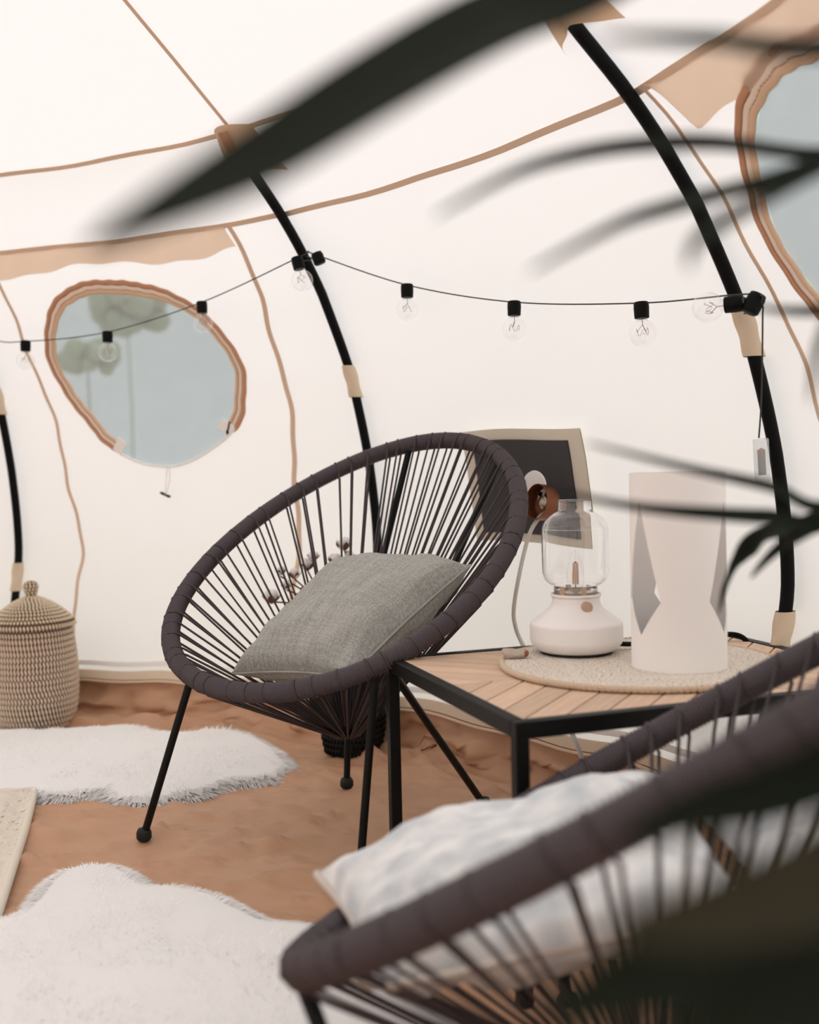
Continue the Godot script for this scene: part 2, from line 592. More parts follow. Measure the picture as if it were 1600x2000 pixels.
func tent() -> void:
	prepare_edge()
	var w := struct("wall_round", "cream canvas tent wall bulging outward between black poles")
	var low := 0.112
	for k in 13:
		var a := bay(k)
		var b := MB.new()
		var hole := Vector2(-1, -1)
		if k == 12:
			hole = WC + Vector2(TAU, 0)
		elif k == 1:
			hole = WC + WSHIFT
		if hole.x < 0:
			b.grid(22, 36, func(u, v): return tp(a + u * BAY, lerpf(low, H2, v)))
		else:
			var dirs := []
			for i in 120:
				dirs.append(-PI + TAU * i / 120.0)
			for cx in [a, a + BAY]:
				for cy in [low, H2]:
					dirs.append(Vector2((cx - hole.x) * ARC, cy - hole.y).angle())
			dirs.sort()
			var m := dirs.size()
			var f := func(u: float, v: float) -> Vector3:
				var phi: float = dirs[int(round(u * m)) % m]
				var c := cos(phi)
				var s := sin(phi)
				var far := 1e9
				if absf(c) > 1e-6:
					far = minf(far, ((a + BAY if c > 0 else a) - hole.x) * ARC / c)
				if absf(s) > 1e-6:
					far = minf(far, ((H2 if s > 0 else low) - hole.y) / s)
				return on_cloth(hole, phi, lerpf(edge_at(phi) - 0.004, far, v), 0.0)
			b.grid(m, 16, f, true)
		obj("panel", b, M.canvas, w)
		b = MB.new()
		b.grid(16, 8, func(u, v): return tp(a + u * BAY, lerpf(H2, H1, v)))
		obj("upper_panel", b, M.canvas, w)
	# seam tapes: two rings, and the window bays' uprights
	for ring in [[H2, 0.0105], [H1, 0.0085]]:
		var b := MB.new()
		var pts := []
		for i in 261:
			pts.append(Vector2(POLE0 + TAU * i / 260.0, ring[0] + 0.0012 * sin(i * 0.9)))
		strip(b, pts, ring[1], 0.002, 0.003)
		obj("seam_tape", b, M.tape, w)
	for s in [[0.577, 0.548, 0.016], [0.222, 0.256, 0.011], [1.152, 1.205, 0.009], [1.50, 1.475, 0.014]]:
		var b := MB.new()
		var pts := []
		for i in 60:
			var q := i / 59.0
			pts.append(Vector2(lerpf(s[0], s[1], minf(1.0, q * 1.4)) + 0.0025 * sin(q * 21.0) + 0.001 * sin(q * 55.0), lerpf(H2, 0.12, q)))
		strip(b, pts, s[2], 0.002, 0.003)
		obj("upright_tape", b, M.tape, w)
	# tan strips standing in for the shadow of window covers rolled up outside
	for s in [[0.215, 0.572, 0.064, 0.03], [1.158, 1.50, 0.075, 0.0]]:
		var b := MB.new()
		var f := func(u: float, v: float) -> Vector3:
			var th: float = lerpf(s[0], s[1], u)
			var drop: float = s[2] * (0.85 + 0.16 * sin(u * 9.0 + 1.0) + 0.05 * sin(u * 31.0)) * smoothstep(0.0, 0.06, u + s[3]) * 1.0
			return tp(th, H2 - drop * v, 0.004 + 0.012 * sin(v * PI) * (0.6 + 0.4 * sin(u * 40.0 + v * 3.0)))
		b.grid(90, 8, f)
		obj("flap_shadow_strip", b, M.flap_shadow, w)
	# roof
	var c := struct("ceiling", "cream canvas tent roof rising to a point")
	for k in 13:
		var b := MB.new()
		var a := bay(k)
		b.grid(14, 16, func(u, v): return tp(a + u * BAY, lerpf(H1, 3.0, v), 0.0, v > 0.95))
		obj("roof_panel", b, M.canvas, c)
		b = MB.new()
		var pts := []
		for i in 24:
			pts.append(Vector2(a - 0.003, lerpf(H1, 2.95, i / 23.0)))
		var f := func(u: float, v: float) -> Vector3:
			var q: Vector2 = pts[int(round(v * 23))]
			var side: float = [-0.5, 0.5, 0.5, -0.5][int(round(u * 4)) % 4]
			return tp(q.x + side * 0.009 / maxf(tent_r(q.y), 0.1), q.y, [0.006, 0.006, 0.002, 0.002][int(round(u * 4)) % 4])
		b.grid(4, 24, f, true, false, 1, 1, true)
		obj("roof_seam", b, M.tape, c)
	# groundsheet
	var fl := struct("floor", "brown groundsheet with creases rising into the wall")
	var b := MB.new()
	var fine := FastNoiseLite.new()
	fine.seed = 4
	fine.frequency = 0.02
	fine.fractal_octaves = 2
	var f := func(u: float, v: float) -> Vector3:
		var d := Vector3(sin(u * TAU), 0, -cos(u * TAU))
		var q := pow(v, 0.7)
		var r := 2.53 * q / 0.94
		var y := 0.0
		if q > 0.94:
			var e := (q - 0.94) / 0.06
			r = 2.53 + (tent_r(0.12) - 2.53 - 0.006) * e + sin(e * PI) * 0.05 * fine.get_noise_2d(u * 5200, e * 70 + 90)
			y = 0.122 * pow(e, 1.6)
		var p := TC + d * r
		var fold := 1.0 - absf(fine.get_noise_2d(p.x * 150 + 40, p.z * 430))
		var hem := 1.0 - absf(fine.get_noise_2d(u * 1500.0 + fine.get_noise_2d(p.x * 90, p.z * 90) * 25.0, r * 420.0))
		var big := 1.0 - absf(fine.get_noise_2d(p.x * 60 - 300, p.z * 130 + p.x * 60))
		y += 0.013 * pow(fold, 10.0) * smoothstep(0.2, 0.6, q) + 0.014 * pow(big, 10.0) - 0.001 + (0.032 * pow(hem, 6.0) * smoothstep(0.84, 0.92, q) * smoothstep(1.0, 0.95, q))
		return p + Vector3(0, y - 0.002, 0)
	b.grid(420, 150, f, true)
	obj("groundsheet", b, M.sheet, fl)
	b = MB.new()
	b.grid(48, 2, func(u, v): return TC + Vector3(sin(u * TAU), 0, -cos(u * TAU)) * 2.5 * v + Vector3(0, -0.05, 0), true)
	obj("underlay", b, M.soil, fl)
	var tr := struct("trim_1", "pale hem strips where the wall meets the groundsheet")
	for s in [[0.126, 0.026, 0.010, M.hem], [0.158, 0.014, 0.005, M.white_tape], [0.109, 0.006, 0.013, M.tape]]:
		b = MB.new()
		var pts := []
		for i in 391:
			pts.append(Vector2(TAU * i / 390.0, s[0] + 0.004 * sin(i * 0.31) + 0.003 * sin(i * 0.83)))
		strip(b, pts, s[1], s[2], 0.004)
		obj("hem_strip", b, s[3], tr)

func windows() -> void:
	var centres := [WC, WC + WSHIFT]
	var labels := ["pear-shaped clear window with a brown zip edge, beside the left pole", "pear-shaped clear window with a brown zip edge, beside the right pole"]
	for k in 2:
		var c: Vector2 = centres[k]
		var w := struct("window_%d" % (k + 1), labels[k])
		var b := MB.new()
		b.grid(120, 10, func(u, v): return on_cloth(c, u * TAU, (edge_at(u * TAU) - band_w(u * TAU) + 0.003) * v, -0.003), true)
		for i in b.v.size():
			b.t[i] = Vector2(b.v[i].x * 1.3 + b.v[i].z, b.v[i].y * 1.3)
		obj("window_pane", b, M.pane, w)
		# three parallel bands of the zip, each a rounded strip
		for s in [[0.0, 0.36, M.zip_dark, 0.0055], [0.34, 0.70, M.zip_pale, 0.0035], [0.68, 1.0, M.zip, 0.005]]:
			b = MB.new()
			var f := func(u: float, v: float) -> Vector3:
				var phi := deg_to_rad(lerpf(-35.0, 233.0, v))
				var q: float = [0.0, 0.15, 0.5, 0.85, 1.0, 0.5][int(round(u * 6)) % 6]
				var h: float = [0.0, 0.8, 1.0, 0.8, 0.0, 0.0][int(round(u * 6)) % 6]
				var wob := 0.0012 * sin(v * 160.0) + 0.001 * sin(v * 61.0)
				return on_cloth(c, phi, edge_at(phi) + 0.004 - 0.038 * lerpf(s[0], s[1], q) + wob, 0.001 + h * s[3])
			b.grid(6, 130, f, true, false, 1, 1, true)
			obj("zip_band", b, s[2], w)
		b = MB.new()
		var pts := []
		for i in 40:
			var phi := deg_to_rad(lerpf(-129.0, -33.0, i / 39.0))
			pts.append(on_cloth(c, phi, edge_at(phi) - 0.001, 0.004))
		b.tube(pts, 0.0035, 6)
		obj("lower_piping", b, M.white_tape, w)
		for deg in [-127.0, -35.0]:
			b = MB.new()
			var phi := deg_to_rad(deg)
			var p := on_cloth(c, phi, edge_at(phi) - 0.022, 0.008)
			var q := on_cloth(c, phi, edge_at(phi), 0.008)
			var t := (q - p).normalized()
			var nn := (TC + Vector3(0, p.y, 0) - p).normalized()
			b.box(Vector3(0.046, 0.034, 0.004), 0.001, Transform3D(Basis(t, nn.cross(t).normalized(), nn), p))
			obj("corner_tab", b, M.white_tape, w)
		b = MB.new()
		var p0 := on_cloth(c, deg_to_rad(-37), edge_at(deg_to_rad(-37)) - 0.008, 0.011)
		b.blob(p0, Vector3(0.005, 0.008, 0.005), 8, 6)
		b.tube([p0, p0 + Vector3(0.004, 0.014, 0.004), p0 + Vector3(0.008, 0.03, 0.006)], 0.003, 6)
		obj("zip_slider", b, M.black_metal, w)
		b = MB.new()
		var hp := on_cloth(c, -PI / 2, edge_at(-PI / 2), 0.006)
		var inward := (TC - hp) * Vector3(1, 0, 1)
		inward = inward.normalized()
		var side := inward.cross(Vector3.UP)
		b.tube([hp + side * 0.004, hp + side * 0.009 + Vector3(0, -0.04, 0), hp + side * 0.006 + inward * 0.01 + Vector3(0, -0.082, 0)], 0.0015, 5)
		b.tube([hp - side * 0.004, hp - side * 0.005 + Vector3(0, -0.04, 0), hp + side * 0.003 + inward * 0.01 + Vector3(0, -0.082, 0)], 0.0015, 5)
		obj("toggle_loop", b, M.white_tape, w)
		b = MB.new()
		var m := hp + side * 0.005 + inward * 0.012 + Vector3(0, -0.084, 0)
		b.tube([m - side * 0.017 - Vector3(0, 0.006, 0), m - side * 0.009 - Vector3(0, 0.004, 0), m - Vector3(0, 0.001, 0), m + side * 0.009 + Vector3(0, 0.004, 0), m + side * 0.017 + Vector3(0, 0.006, 0)], [0.0035, 0.0045, 0.003, 0.0045, 0.0035], 8)
		obj("toggle", b, M.black, w)

# ------------------------------------------------------------------ poles
func poles() -> void:
	var labels := {-1: "black curved tent pole beside the woven basket", 0: "black curved tent pole behind the round string chair", 1: "black curved tent pole holding the battery box and sideways bulb"}
	for k in [-1, 0, 1]:
		var th := bay(k)
		var o := thing("tent_pole", labels[k], "tent pole", "black poles of the tent")
		var pts := []
		for i in 60:
			pts.append(tp(th, lerpf(0.07, 1.505, i / 59.0), 0.024, true))
		var b := MB.new()
		b.tube(pts, 0.0125, 14)
		obj("rod", b, M.black, o)
		for s in [[0.93, 1.012], [0.372, 0.46]]:
			b = MB.new()
			var f := func(u: float, v: float) -> Vector3:
				var y: float = lerpf(s[0], s[1], v)
				var p := tp(th, y, 0.024, true)
				var d := Vector3(sin(th), 0, -cos(th))
				var l := Vector3(cos(th), 0, sin(th))
				var r := 0.0165 + 0.0012 * sin(v * 9.0 + u * 12.0)
				return p + d * cos(u * TAU) * r * 1.25 + l * sin(u * TAU) * r
			b.grid(20, 10, f, true, false, 1, 1, true)
			obj("sleeve", b, M.tan_light if M.has("tan_light") else M.hem, o)
		# canvas pocket that takes the top of the pole
		b = MB.new()
		var g := func(u: float, v: float) -> Vector3:
			var y := lerpf(1.545, 1.462, v)
			var q := (u - 0.5) * 2.0
			var th2 := th + q * (0.028 + 0.012 * v) + 0.004 * v
			return tp(th2, y - 0.012 * absf(q) * v, 0.006 + 0.040 * (1.0 - q * q) + 0.004 * sin(u * 14.0) * v, true)
		b.grid(18, 10, g)
		obj("top_pocket", b, M.tan, o)
		b = MB.new()
		var h := func(u: float, v: float) -> Vector3:
			return tp(th + (u - 0.5) * 0.016, lerpf(1.532, 1.49, v), 0.050 + 0.002 * sin(u * 9.0), true)
		b.grid(6, 5, h)
		obj("pocket_strap", b, M.zip_dark, o)

# ------------------------------------------------------------------ table
const T0 := Vector3(-0.05, 0.4, -2.032)
const E1 := Vector3(0.326, 0, 0.9454)
const E2 := Vector3(0.9454, 0, -0.326)
const TL := 0.70
const TW := 0.571

func table() -> void:
	var o := thing("coffee_table", "low black steel table topped with diagonal wooden planks", "table", "", T0 * Vector3(1, 0, 1))
	o.basis = Basis(E2, Vector3.UP, -E1)        # x along the long side, -z ... towards the back
	var h := T0.y
	var s := 0.020
	# local: x 0..TL, z 0..-TW mapped so that +E1 is -z
	for q in [[0, 0], [1, 0], [0, 1], [1, 1]]:
		var b := MB.new()
		b.box(Vector3(s, h - 0.022, s), 0.0015, Transform3D(Basis(), Vector3(s / 2 + q[0] * (TL - s), (h - 0.022) / 2, -(s / 2 + q[1] * (TW - s)))))
		obj("leg", b, M.black_metal, o)
		b = MB.new()
		b.box(Vector3(s + 0.002, 0.008, s + 0.002), 0.001, Transform3D(Basis(), Vector3(s / 2 + q[0] * (TL - s), 0.004, -(s / 2 + q[1] * (TW - s)))))
		obj("foot_cap", b, M.rubber, o)
	for q in [0, 1]:
		var b := MB.new()
		b.box(Vector3(TL, 0.024, s), 0.0015, Transform3D(Basis(), Vector3(TL / 2, h - 0.012, -(s / 2 + q * (TW - s)))))
		obj("rail", b, M.black_metal, o)
		b = MB.new()
		b.box(Vector3(s, 0.024, TW - 2 * s), 0.0015, Transform3D(Basis(), Vector3(s / 2 + q * (TL - s), h - 0.012, -TW / 2)))
		obj("rail", b, M.black_metal, o)
	var bk := MB.new()
	bk.box(Vector3(TL - 2 * s + 0.004, 0.004, TW - 2 * s + 0.004), 0.0005, Transform3D(Basis(), Vector3(TL / 2, h - 0.014, -TW / 2)))
	obj("gap_dark_sheet", bk, M.black, o)  # black sheet added under the planks so the gaps look dark
	# planks: four fields, diagonals meeting on the middle lines
	var pitch := 0.046
	var i0 := Vector2(s, s)
	var i1 := Vector2(TL - s, TW - s)
	var mid := (i0 + i1) / 2
	for field in 4:
		var lo := Vector2(i0.x if field % 2 == 0 else mid.x, i0.y if field < 2 else mid.y)
		var hi := Vector2(mid.x if field % 2 == 0 else i1.x, mid.y if field < 2 else i1.y)
		var rect := PackedVector2Array([lo + Vector2(0.0008, 0.0008), Vector2(hi.x - 0.0008, lo.y + 0.0008), hi - Vector2(0.0008, 0.0008), Vector2(lo.x + 0.0008, hi.y - 0.0008)])
		var dir := Vector2(1, 1).normalized() if field == 0 or field == 3 else Vector2(1, -1).normalized()
		var nor := Vector2(-dir.y, dir.x)
		var first := INF
		var last := -INF
		for q in rect:
			first = minf(first, (q - mid).dot(nor))
			last = maxf(last, (q - mid).dot(nor))
		for k in range(int(floor(first / pitch)), int(ceil(last / pitch))):
			var a := k * pitch + 0.0016
			var e := (k + 1) * pitch - 0.0016
			var bar := PackedVector2Array([mid + nor * a - dir * 2, mid + nor * a + dir * 2, mid + nor * e + dir * 2, mid + nor * e - dir * 2])
			for poly in Geometry2D.intersect_polygons(rect, bar):
				var c := Vector2.ZERO
				for q in poly:
					c += q
				c /= poly.size()
				var b := MB.new()
				var top := []
				var rim := []
				var low := []
				var uv := []
				var off := Vector2(rng.randf(), rng.randf())
				for q in poly:
					var inn: Vector2 = q + (c - q).normalized() * 0.0012
					top.append(Vector3(inn.x, h - 0.0015, -inn.y))
					rim.append(Vector3(q.x, h - 0.0027, -q.y))
					low.append(Vector3(q.x, h - 0.0118, -q.y))
					uv.append(Vector2((q - c).dot(nor) * 6.0, (q - c).dot(dir) * 1.6) + off)
				var ins := Vector3(c.x, h - 0.008, -c.y)
				b.face(top, ins, uv)
				b.face(low, ins, uv)
				for i in poly.size():
					var j := (i + 1) % poly.size()
					b.face([top[i], top[j], rim[j], rim[i]], ins)
					b.face([rim[i], rim[j], low[j], low[i]], ins)
				obj("plank", b, M.woods[rng.randi() % 4], o)

# ------------------------------------------------------------------ chairs
func rim_point(q: Dictionary, ph: float) -> Vector3:
	var f := Vector3(sin(q.heading), 0, cos(q.heading))
	var l := Vector3(cos(q.heading), 0, -sin(q.heading))
	var u: Vector3 = -cos(q.tilt) * f + sin(q.tilt) * Vector3.UP
	return q.c + u * 0.427 * cos(ph) + l * 0.374 * sin(ph) * (1.0 - 0.106 * cos(ph))

func build_chair(label: String, q: Dictionary) -> Node3D:
	var o := thing("string_chair", label, "chair", "round string lounge chairs")
	var base := Vector3(q.c.x, 0, q.c.z)
	o.position = base
	var f := Vector3(sin(q.heading), 0, cos(q.heading))
	var w: Vector3 = sin(q.tilt) * f + cos(q.tilt) * Vector3.UP
	var hub: Vector3 = q.c + f * 0.027 + Vector3(0, -0.378, 0) - base
	var R := 0.0185
	# rim wound with cord
	var turns := 470
	var per := 4
	var m := turns * per
	var pts := []
	var ph := 0.0
	var centre := []
	for i in m:
		centre.append(rim_point(q, TAU * i / m) - base)
	var b := MB.new()
	var g := func(u: float, v: float) -> Vector3:
		var k := int(round(v * m)) % m
		var p: Vector3 = centre[k]
		var tg: Vector3 = (centre[(k + 1) % m] - centre[(k + m - 1) % m]).normalized()
		var side := tg.cross(w).normalized()
		var r: float = R + 0.0014 * cos((v * turns + u) * TAU)
		return p + (side * cos(u * TAU) + w * sin(u * TAU)) * r
	b.grid(12, m, g, true, true, 1, 1, true)
	obj("rim", b, M.rim, o)
	# cords: from the hub up to the rim, over it and back down
	var n := 54
	for i in n:
		var a := TAU * (i + 0.25 + 0.18 * sin(i * 2.3)) / n
		var p := rim_point(q, a) - base
		var tg := (rim_point(q, a + 0.01) - rim_point(q, a - 0.01)).normalized()
		var inn := (hub - p)
		inn = (inn - tg * inn.dot(tg)).normalized()
		var outw := w
		outw = (outw - tg * outw.dot(tg))
		outw = (outw - inn * outw.dot(inn)).normalized()
		# inner strand leaves on the «upper» side of the rim, outer strand below it
		var rr := R + 0.0004
		var path := []
		var h1 := hub + (p - hub).slide(Vector3.UP).normalized() * 0.026
		var shift := tg * 0.0035
		path.append(h1 + Vector3(0, 0.004, 0))
		path.append(p + outw * rr + inn * 0.012 + shift)
		for s in [0.0, 0.25, 0.5, 0.75, 1.0]:
			var e: float = PI * s
			path.append(p + (outw * cos(e) - inn * sin(e)) * rr + shift * (1.0 - 2.0 * s))
		path.append(p - outw * rr + inn * 0.012 - shift)
		path.append(h1 - Vector3(0, 0.010, 0) - tg * 0.002)
		b = MB.new()
		b.tube(path, 0.0024, 6, true)
		obj("cord", b, M.cord, o)
	b = MB.new()
	pts = []
	for i in 24:
		pts.append(hub + Vector3(cos(i * TAU / 24), 0, sin(i * TAU / 24)) * 0.026)
	b.tube(pts, 0.006, 8, true, true)
	obj("hub_ring", b, M.black_metal, o)
	for s in q.legs:
		b = MB.new()
		var line := []
		for p in s:
			line.append(p - base)
		b.tube(line, 0.0078, 10)
		obj("leg", b, M.black_metal, o)
		b = MB.new()
		var ft: Vector3 = line[line.size() - 1]
		b.lathe([Vector2(0.0, -0.010), Vector2(0.011, -0.010), Vector2(0.0155, -0.004), Vector2(0.0155, 0.006), Vector2(0.012, 0.014), Vector2(0.0, 0.017)], 14, Transform3D(Basis(), ft))
		obj("foot", b, M.rubber, o)
	for s in q.rods:
		b = MB.new()
		var line := []
		for p in s:
			line.append(p - base)
		b.tube(line, 0.0078, 10)
		obj("support_rod", b, M.black_metal, o)
	return o

func chair_pair() -> void:
	var a := {"c": Vector3(-0.126, 0.567, -2.376), "heading": -0.619, "tilt": 0.583}
	a.legs = [
		[rim_point(a, 3.5) + Vector3(0, -0.015, 0), Vector3(-0.55, 0.012, -2.243)],
		[rim_point(a, 6.03), Vector3(-0.150, 0.21, -2.575), Vector3(-0.159, 0.012, -2.578)],
		[rim_point(a, 2.36) + Vector3(0, -0.015, 0), Vector3(0.146, 0.012, -2.402)],
		[rim_point(a, 2.43) + Vector3(0, -0.015, 0), Vector3(-0.104, 0.012, -1.997)],
	]
	a.rods = [[rim_point(a, 0.62), Vector3(0.04, 0.42, -2.40), Vector3(-0.06, 0.29, -2.08)]]
	build_chair("grey-brown string lounge chair holding the woven grey-green cushion", a)
	var c := {"c": Vector3(0.261, 0.463, -1.105), "heading": -2.078, "tilt": 0.552}
	c.legs = [
		[rim_point(c, 3.9) + Vector3(0, -0.015, 0), Vector3(0.20, 0.012, -1.50)],
		[rim_point(c, 2.4) + Vector3(0, -0.015, 0), Vector3(0.05, 0.012, -0.78)],
		[rim_point(c, 0.3), Vector3(0.50, 0.012, -0.86)],
		[rim_point(c, 5.0) + Vector3(0, -0.015, 0), Vector3(0.40, 0.012, -1.42)],
	]
	c.rods = [[rim_point(c, 5.9), Vector3(0.42, 0.32, -1.15), Vector3(0.30, 0.10, -1.18)]]
	build_chair("blurred grey-brown string lounge chair close to the camera holding pale plush cushions", c)

# ------------------------------------------------------------------ cushions
func pillow(b: MB, k1: Vector3, k2: Vector3, k3: Vector3, k4: Vector3, thick: float, sd: int, pull := 0.07, wr := 0.006) -> void:
	var nz := FastNoiseLite.new()
	nz.seed = sd
	nz.frequency = 0.01
	nz.fractal_octaves = 3
	var nrm := (k2 - k1).cross(k3 - k1).normalized()
	if nrm.y < 0:
		nrm = -nrm
	var mid := (k1 + k2 + k3 + k4) / 4
	var f := func(u: float, v: float, s: float) -> Vector3:
		var x := u * 2 - 1
		var y := v * 2 - 1
		# edges bow in between the corners
		var pu := 0.5 + 0.5 * x * (1.0 - pull * 2.0 * (1.0 - y * y) * absf(x))
		var pv := 0.5 + 0.5 * y * (1.0 - pull * 2.0 * (1.0 - x * x) * absf(y))
		var p := k1.lerp(k2, pu).lerp(k3.lerp(k4, pu), pv)
		var e := pow(maxf(0.0, 1.0 - pow(absf(x), 2.6)), 0.55) * pow(maxf(0.0, 1.0 - pow(absf(y), 2.6)), 0.55)
		var w := nz.get_noise_3d(u * 260, v * 260, s * 60) * wr * 2.0 + (1.0 - absf(nz.get_noise_3d(u * 420 + v * 180, v * 90, 400 + s))) * wr * (0.3 + absf(x * y))
		return p + nrm * s * (thick * e + w * minf(1.0, e * 3.0))
	# top and bottom as one closed sheet: v runs over the top and back under
	var g := func(u: float, v: float) -> Vector3:
		var vv := v * 2.0
		return f.call(u, vv, 1.0) if vv <= 1.0 else f.call(u, 2.0 - vv, -1.0)
	b.grid(56, 112, g, false, true, 4.0, 8.0, true)

func cushions() -> void:
	var o := thing("cushion", "woven grey-green square cushion lying in the round string chair", "cushion")
	var b := MB.new()
	var k1 := Vector3(-0.122, 0.535, -2.53)
	var k2 := Vector3(0.122, 0.54, -2.285)
	var k3 := Vector3(-0.375, 0.325, -2.30)
	var k4 := Vector3(-0.118, 0.352, -2.085)
	pillow(b, k1, k2, k3, k4, 0.082, 5, 0.04, 0.009)
	obj("cover", b, M.heather, o)
	b = MB.new()
	var e := []
	for q in [[k1, k2], [k2, k4], [k4, k3], [k3, k1]]:
		var mid: Vector3 = (k1 + k2 + k3 + k4) / 4
		for i in 12:
			var t := i / 12.0
			var p: Vector3 = q[0].lerp(q[1], t)
			p += (mid - p) * 0.14 * (1.0 - pow(2 * t - 1, 2)) * 0.5 * 2.0 * 0.5
			e.append(p)
	b.tube(e, 0.0025, 6, true, true)
	obj("edge_seam", b, M.heather, o)
	o = thing("cushion", "pale grey-blue plush cushion with a pointed corner over the near chair's rim", "cushion", "plush cushions in the near chair")
	b = MB.new()
	pillow(b, Vector3(-0.118, 0.272, -1.30), Vector3(0.33, 0.350, -1.385), Vector3(-0.045, 0.265, -1.03), Vector3(0.30, 0.345, -0.98), 0.062, 8, 0.03, 0.010)
	obj("cover", b, M.plush, o)
	b = MB.new()
	b.tube(spline([Vector3(-0.118, 0.272, -1.30), Vector3(-0.068, 0.268, -1.17), Vector3(-0.045, 0.265, -1.03), Vector3(0.13, 0.30, -1.02), Vector3(0.30, 0.345, -0.98)], 8), 0.005, 8)
	obj("piping", b, M.piping, o)
	o = thing("cushion", "white plush cushion deep in the near chair behind its cords", "cushion", "plush cushions in the near chair")
	b = MB.new()
	pillow(b, Vector3(0.33, 0.33, -1.30), Vector3(0.55, 0.40, -1.22), Vector3(0.32, 0.32, -0.99), Vector3(0.53, 0.40, -0.95), 0.055, 12, 0.05, 0.008)
	obj("cover", b, M.fur_cloth if M.has("fur_cloth") else M.plush, o)

# ------------------------------------------------------------------ rugs
func edge_dist(p: Vector2, poly: PackedVector2Array) -> Array:
	var best := 1e9
	var away := Vector2.ZERO
	for i in poly.size():
		var c := Geometry2D.get_closest_point_to_segment(p, poly[i], poly[(i + 1) % poly.size()])
		var d := c.distance_to(p)
		if d < best:
			best = d
			away = (c - p) / maxf(d, 1e-5)
	return [best, away]

func strand_mesh() -> ArrayMesh:
	var b := MB.new()
	var f := func(u: float, v: float) -> Vector3:
		return Vector3((u - 0.5) * (1.0 - 0.92 * v * v), v, v * v * 0.35)
	b.grid(2, 4, f)
	return b.mesh()

func fur(o: Node3D, outline: Array, count: int, height: float, length: float, sd: int) -> void:
	var poly := PackedVector2Array(spline(outline, 5, true))
	var lo := Vector2(1e9, 1e9)
	var hi := -lo
	for q in poly:
		lo = lo.min(q)
		hi = hi.max(q)
	var top := func(p: Vector2) -> float:
		var d: float = edge_dist(p, poly)[0]
		return height * (1.0 - exp(-d / 0.035)) + noise.get_noise_2d(p.x * 2200, p.y * 2200) * 0.006 * smoothstep(0.0, 0.05, d)
	# the hide under the pile
	var step := 0.014
	var nx := int((hi.x - lo.x) / step) + 2
	var nz := int((hi.y - lo.y) / step) + 2
	var b := MB.new()
	var id := {}
	for j in nz:
		for i in nx:
			var p := lo + Vector2(i, j) * step
			if Geometry2D.is_point_in_polygon(p, poly):
				id[j * nx + i] = b.v.size()
				b.v.append(Vector3(p.x, 0.006 + top.call(p), p.y))
				b.n.append(Vector3.UP)
				b.t.append(p)
	for j in nz - 1:
		for i in nx - 1:
			var a := j * nx + i
			if id.has(a) and id.has(a + 1) and id.has(a + nx) and id.has(a + nx + 1):
				b.tri(id[a], id[a + 1], id[a + nx + 1])
				b.tri(id[a], id[a + nx + 1], id[a + nx])
	obj("hide", b, M.fur, o)
	var r := RandomNumberGenerator.new()
	r.seed = sd
	var list := []
	while list.size() < count:
		var p := Vector2(r.randf_range(lo.x, hi.x), r.randf_range(lo.y, hi.y))
		if not Geometry2D.is_point_in_polygon(p, poly):
			continue
		var e := edge_dist(p, poly)
		var d: float = e[0]
		if r.randf() < (0.74 if d > 0.04 else 0.15):
			continue
		var lean := Vector2(noise.get_noise_2d(p.x * 900 + 300, p.y * 900), noise.get_noise_2d(p.x * 900, p.y * 900 + 700)) * 0.9 + Vector2(r.randf_range(-1, 1), r.randf_range(-1, 1)) * 0.35
		lean += e[1] * exp(-d / 0.05) * 2.2
		var dir := Vector3(lean.x, 0.5, lean.y).normalized()
		var y: float = -0.001 + top.call(p)
		var fwd := Vector3(lean.x, -0.3, lean.y).normalized()
		var sd3 := dir.cross(fwd).normalized()
		if sd3.length() < 0.5:
			sd3 = Vector3.RIGHT
		var ln := length * r.randf_range(0.6, 1.15) * (0.65 if d > 0.04 else 1.0)
		list.append(Transform3D(Basis(sd3 * r.randf_range(0.0012, 0.0024), dir * ln, sd3.cross(dir).normalized() * ln), Vector3(p.x, y, p.y)))
	var mm := MultiMesh.new()
	mm.transform_format = MultiMesh.TRANSFORM_3D
	mm.mesh = strand_mesh()
	mm.instance_count = list.size()
	for i in list.size():
		mm.set_instance_transform(i, list[i])
	var mi := MultiMeshInstance3D.new()
	mi.name = "pile"
	mi.multimesh = mm
	mi.material_override = M.fur
	mi.set_meta("kind", "stuff")
	o.add_child(mi, true)

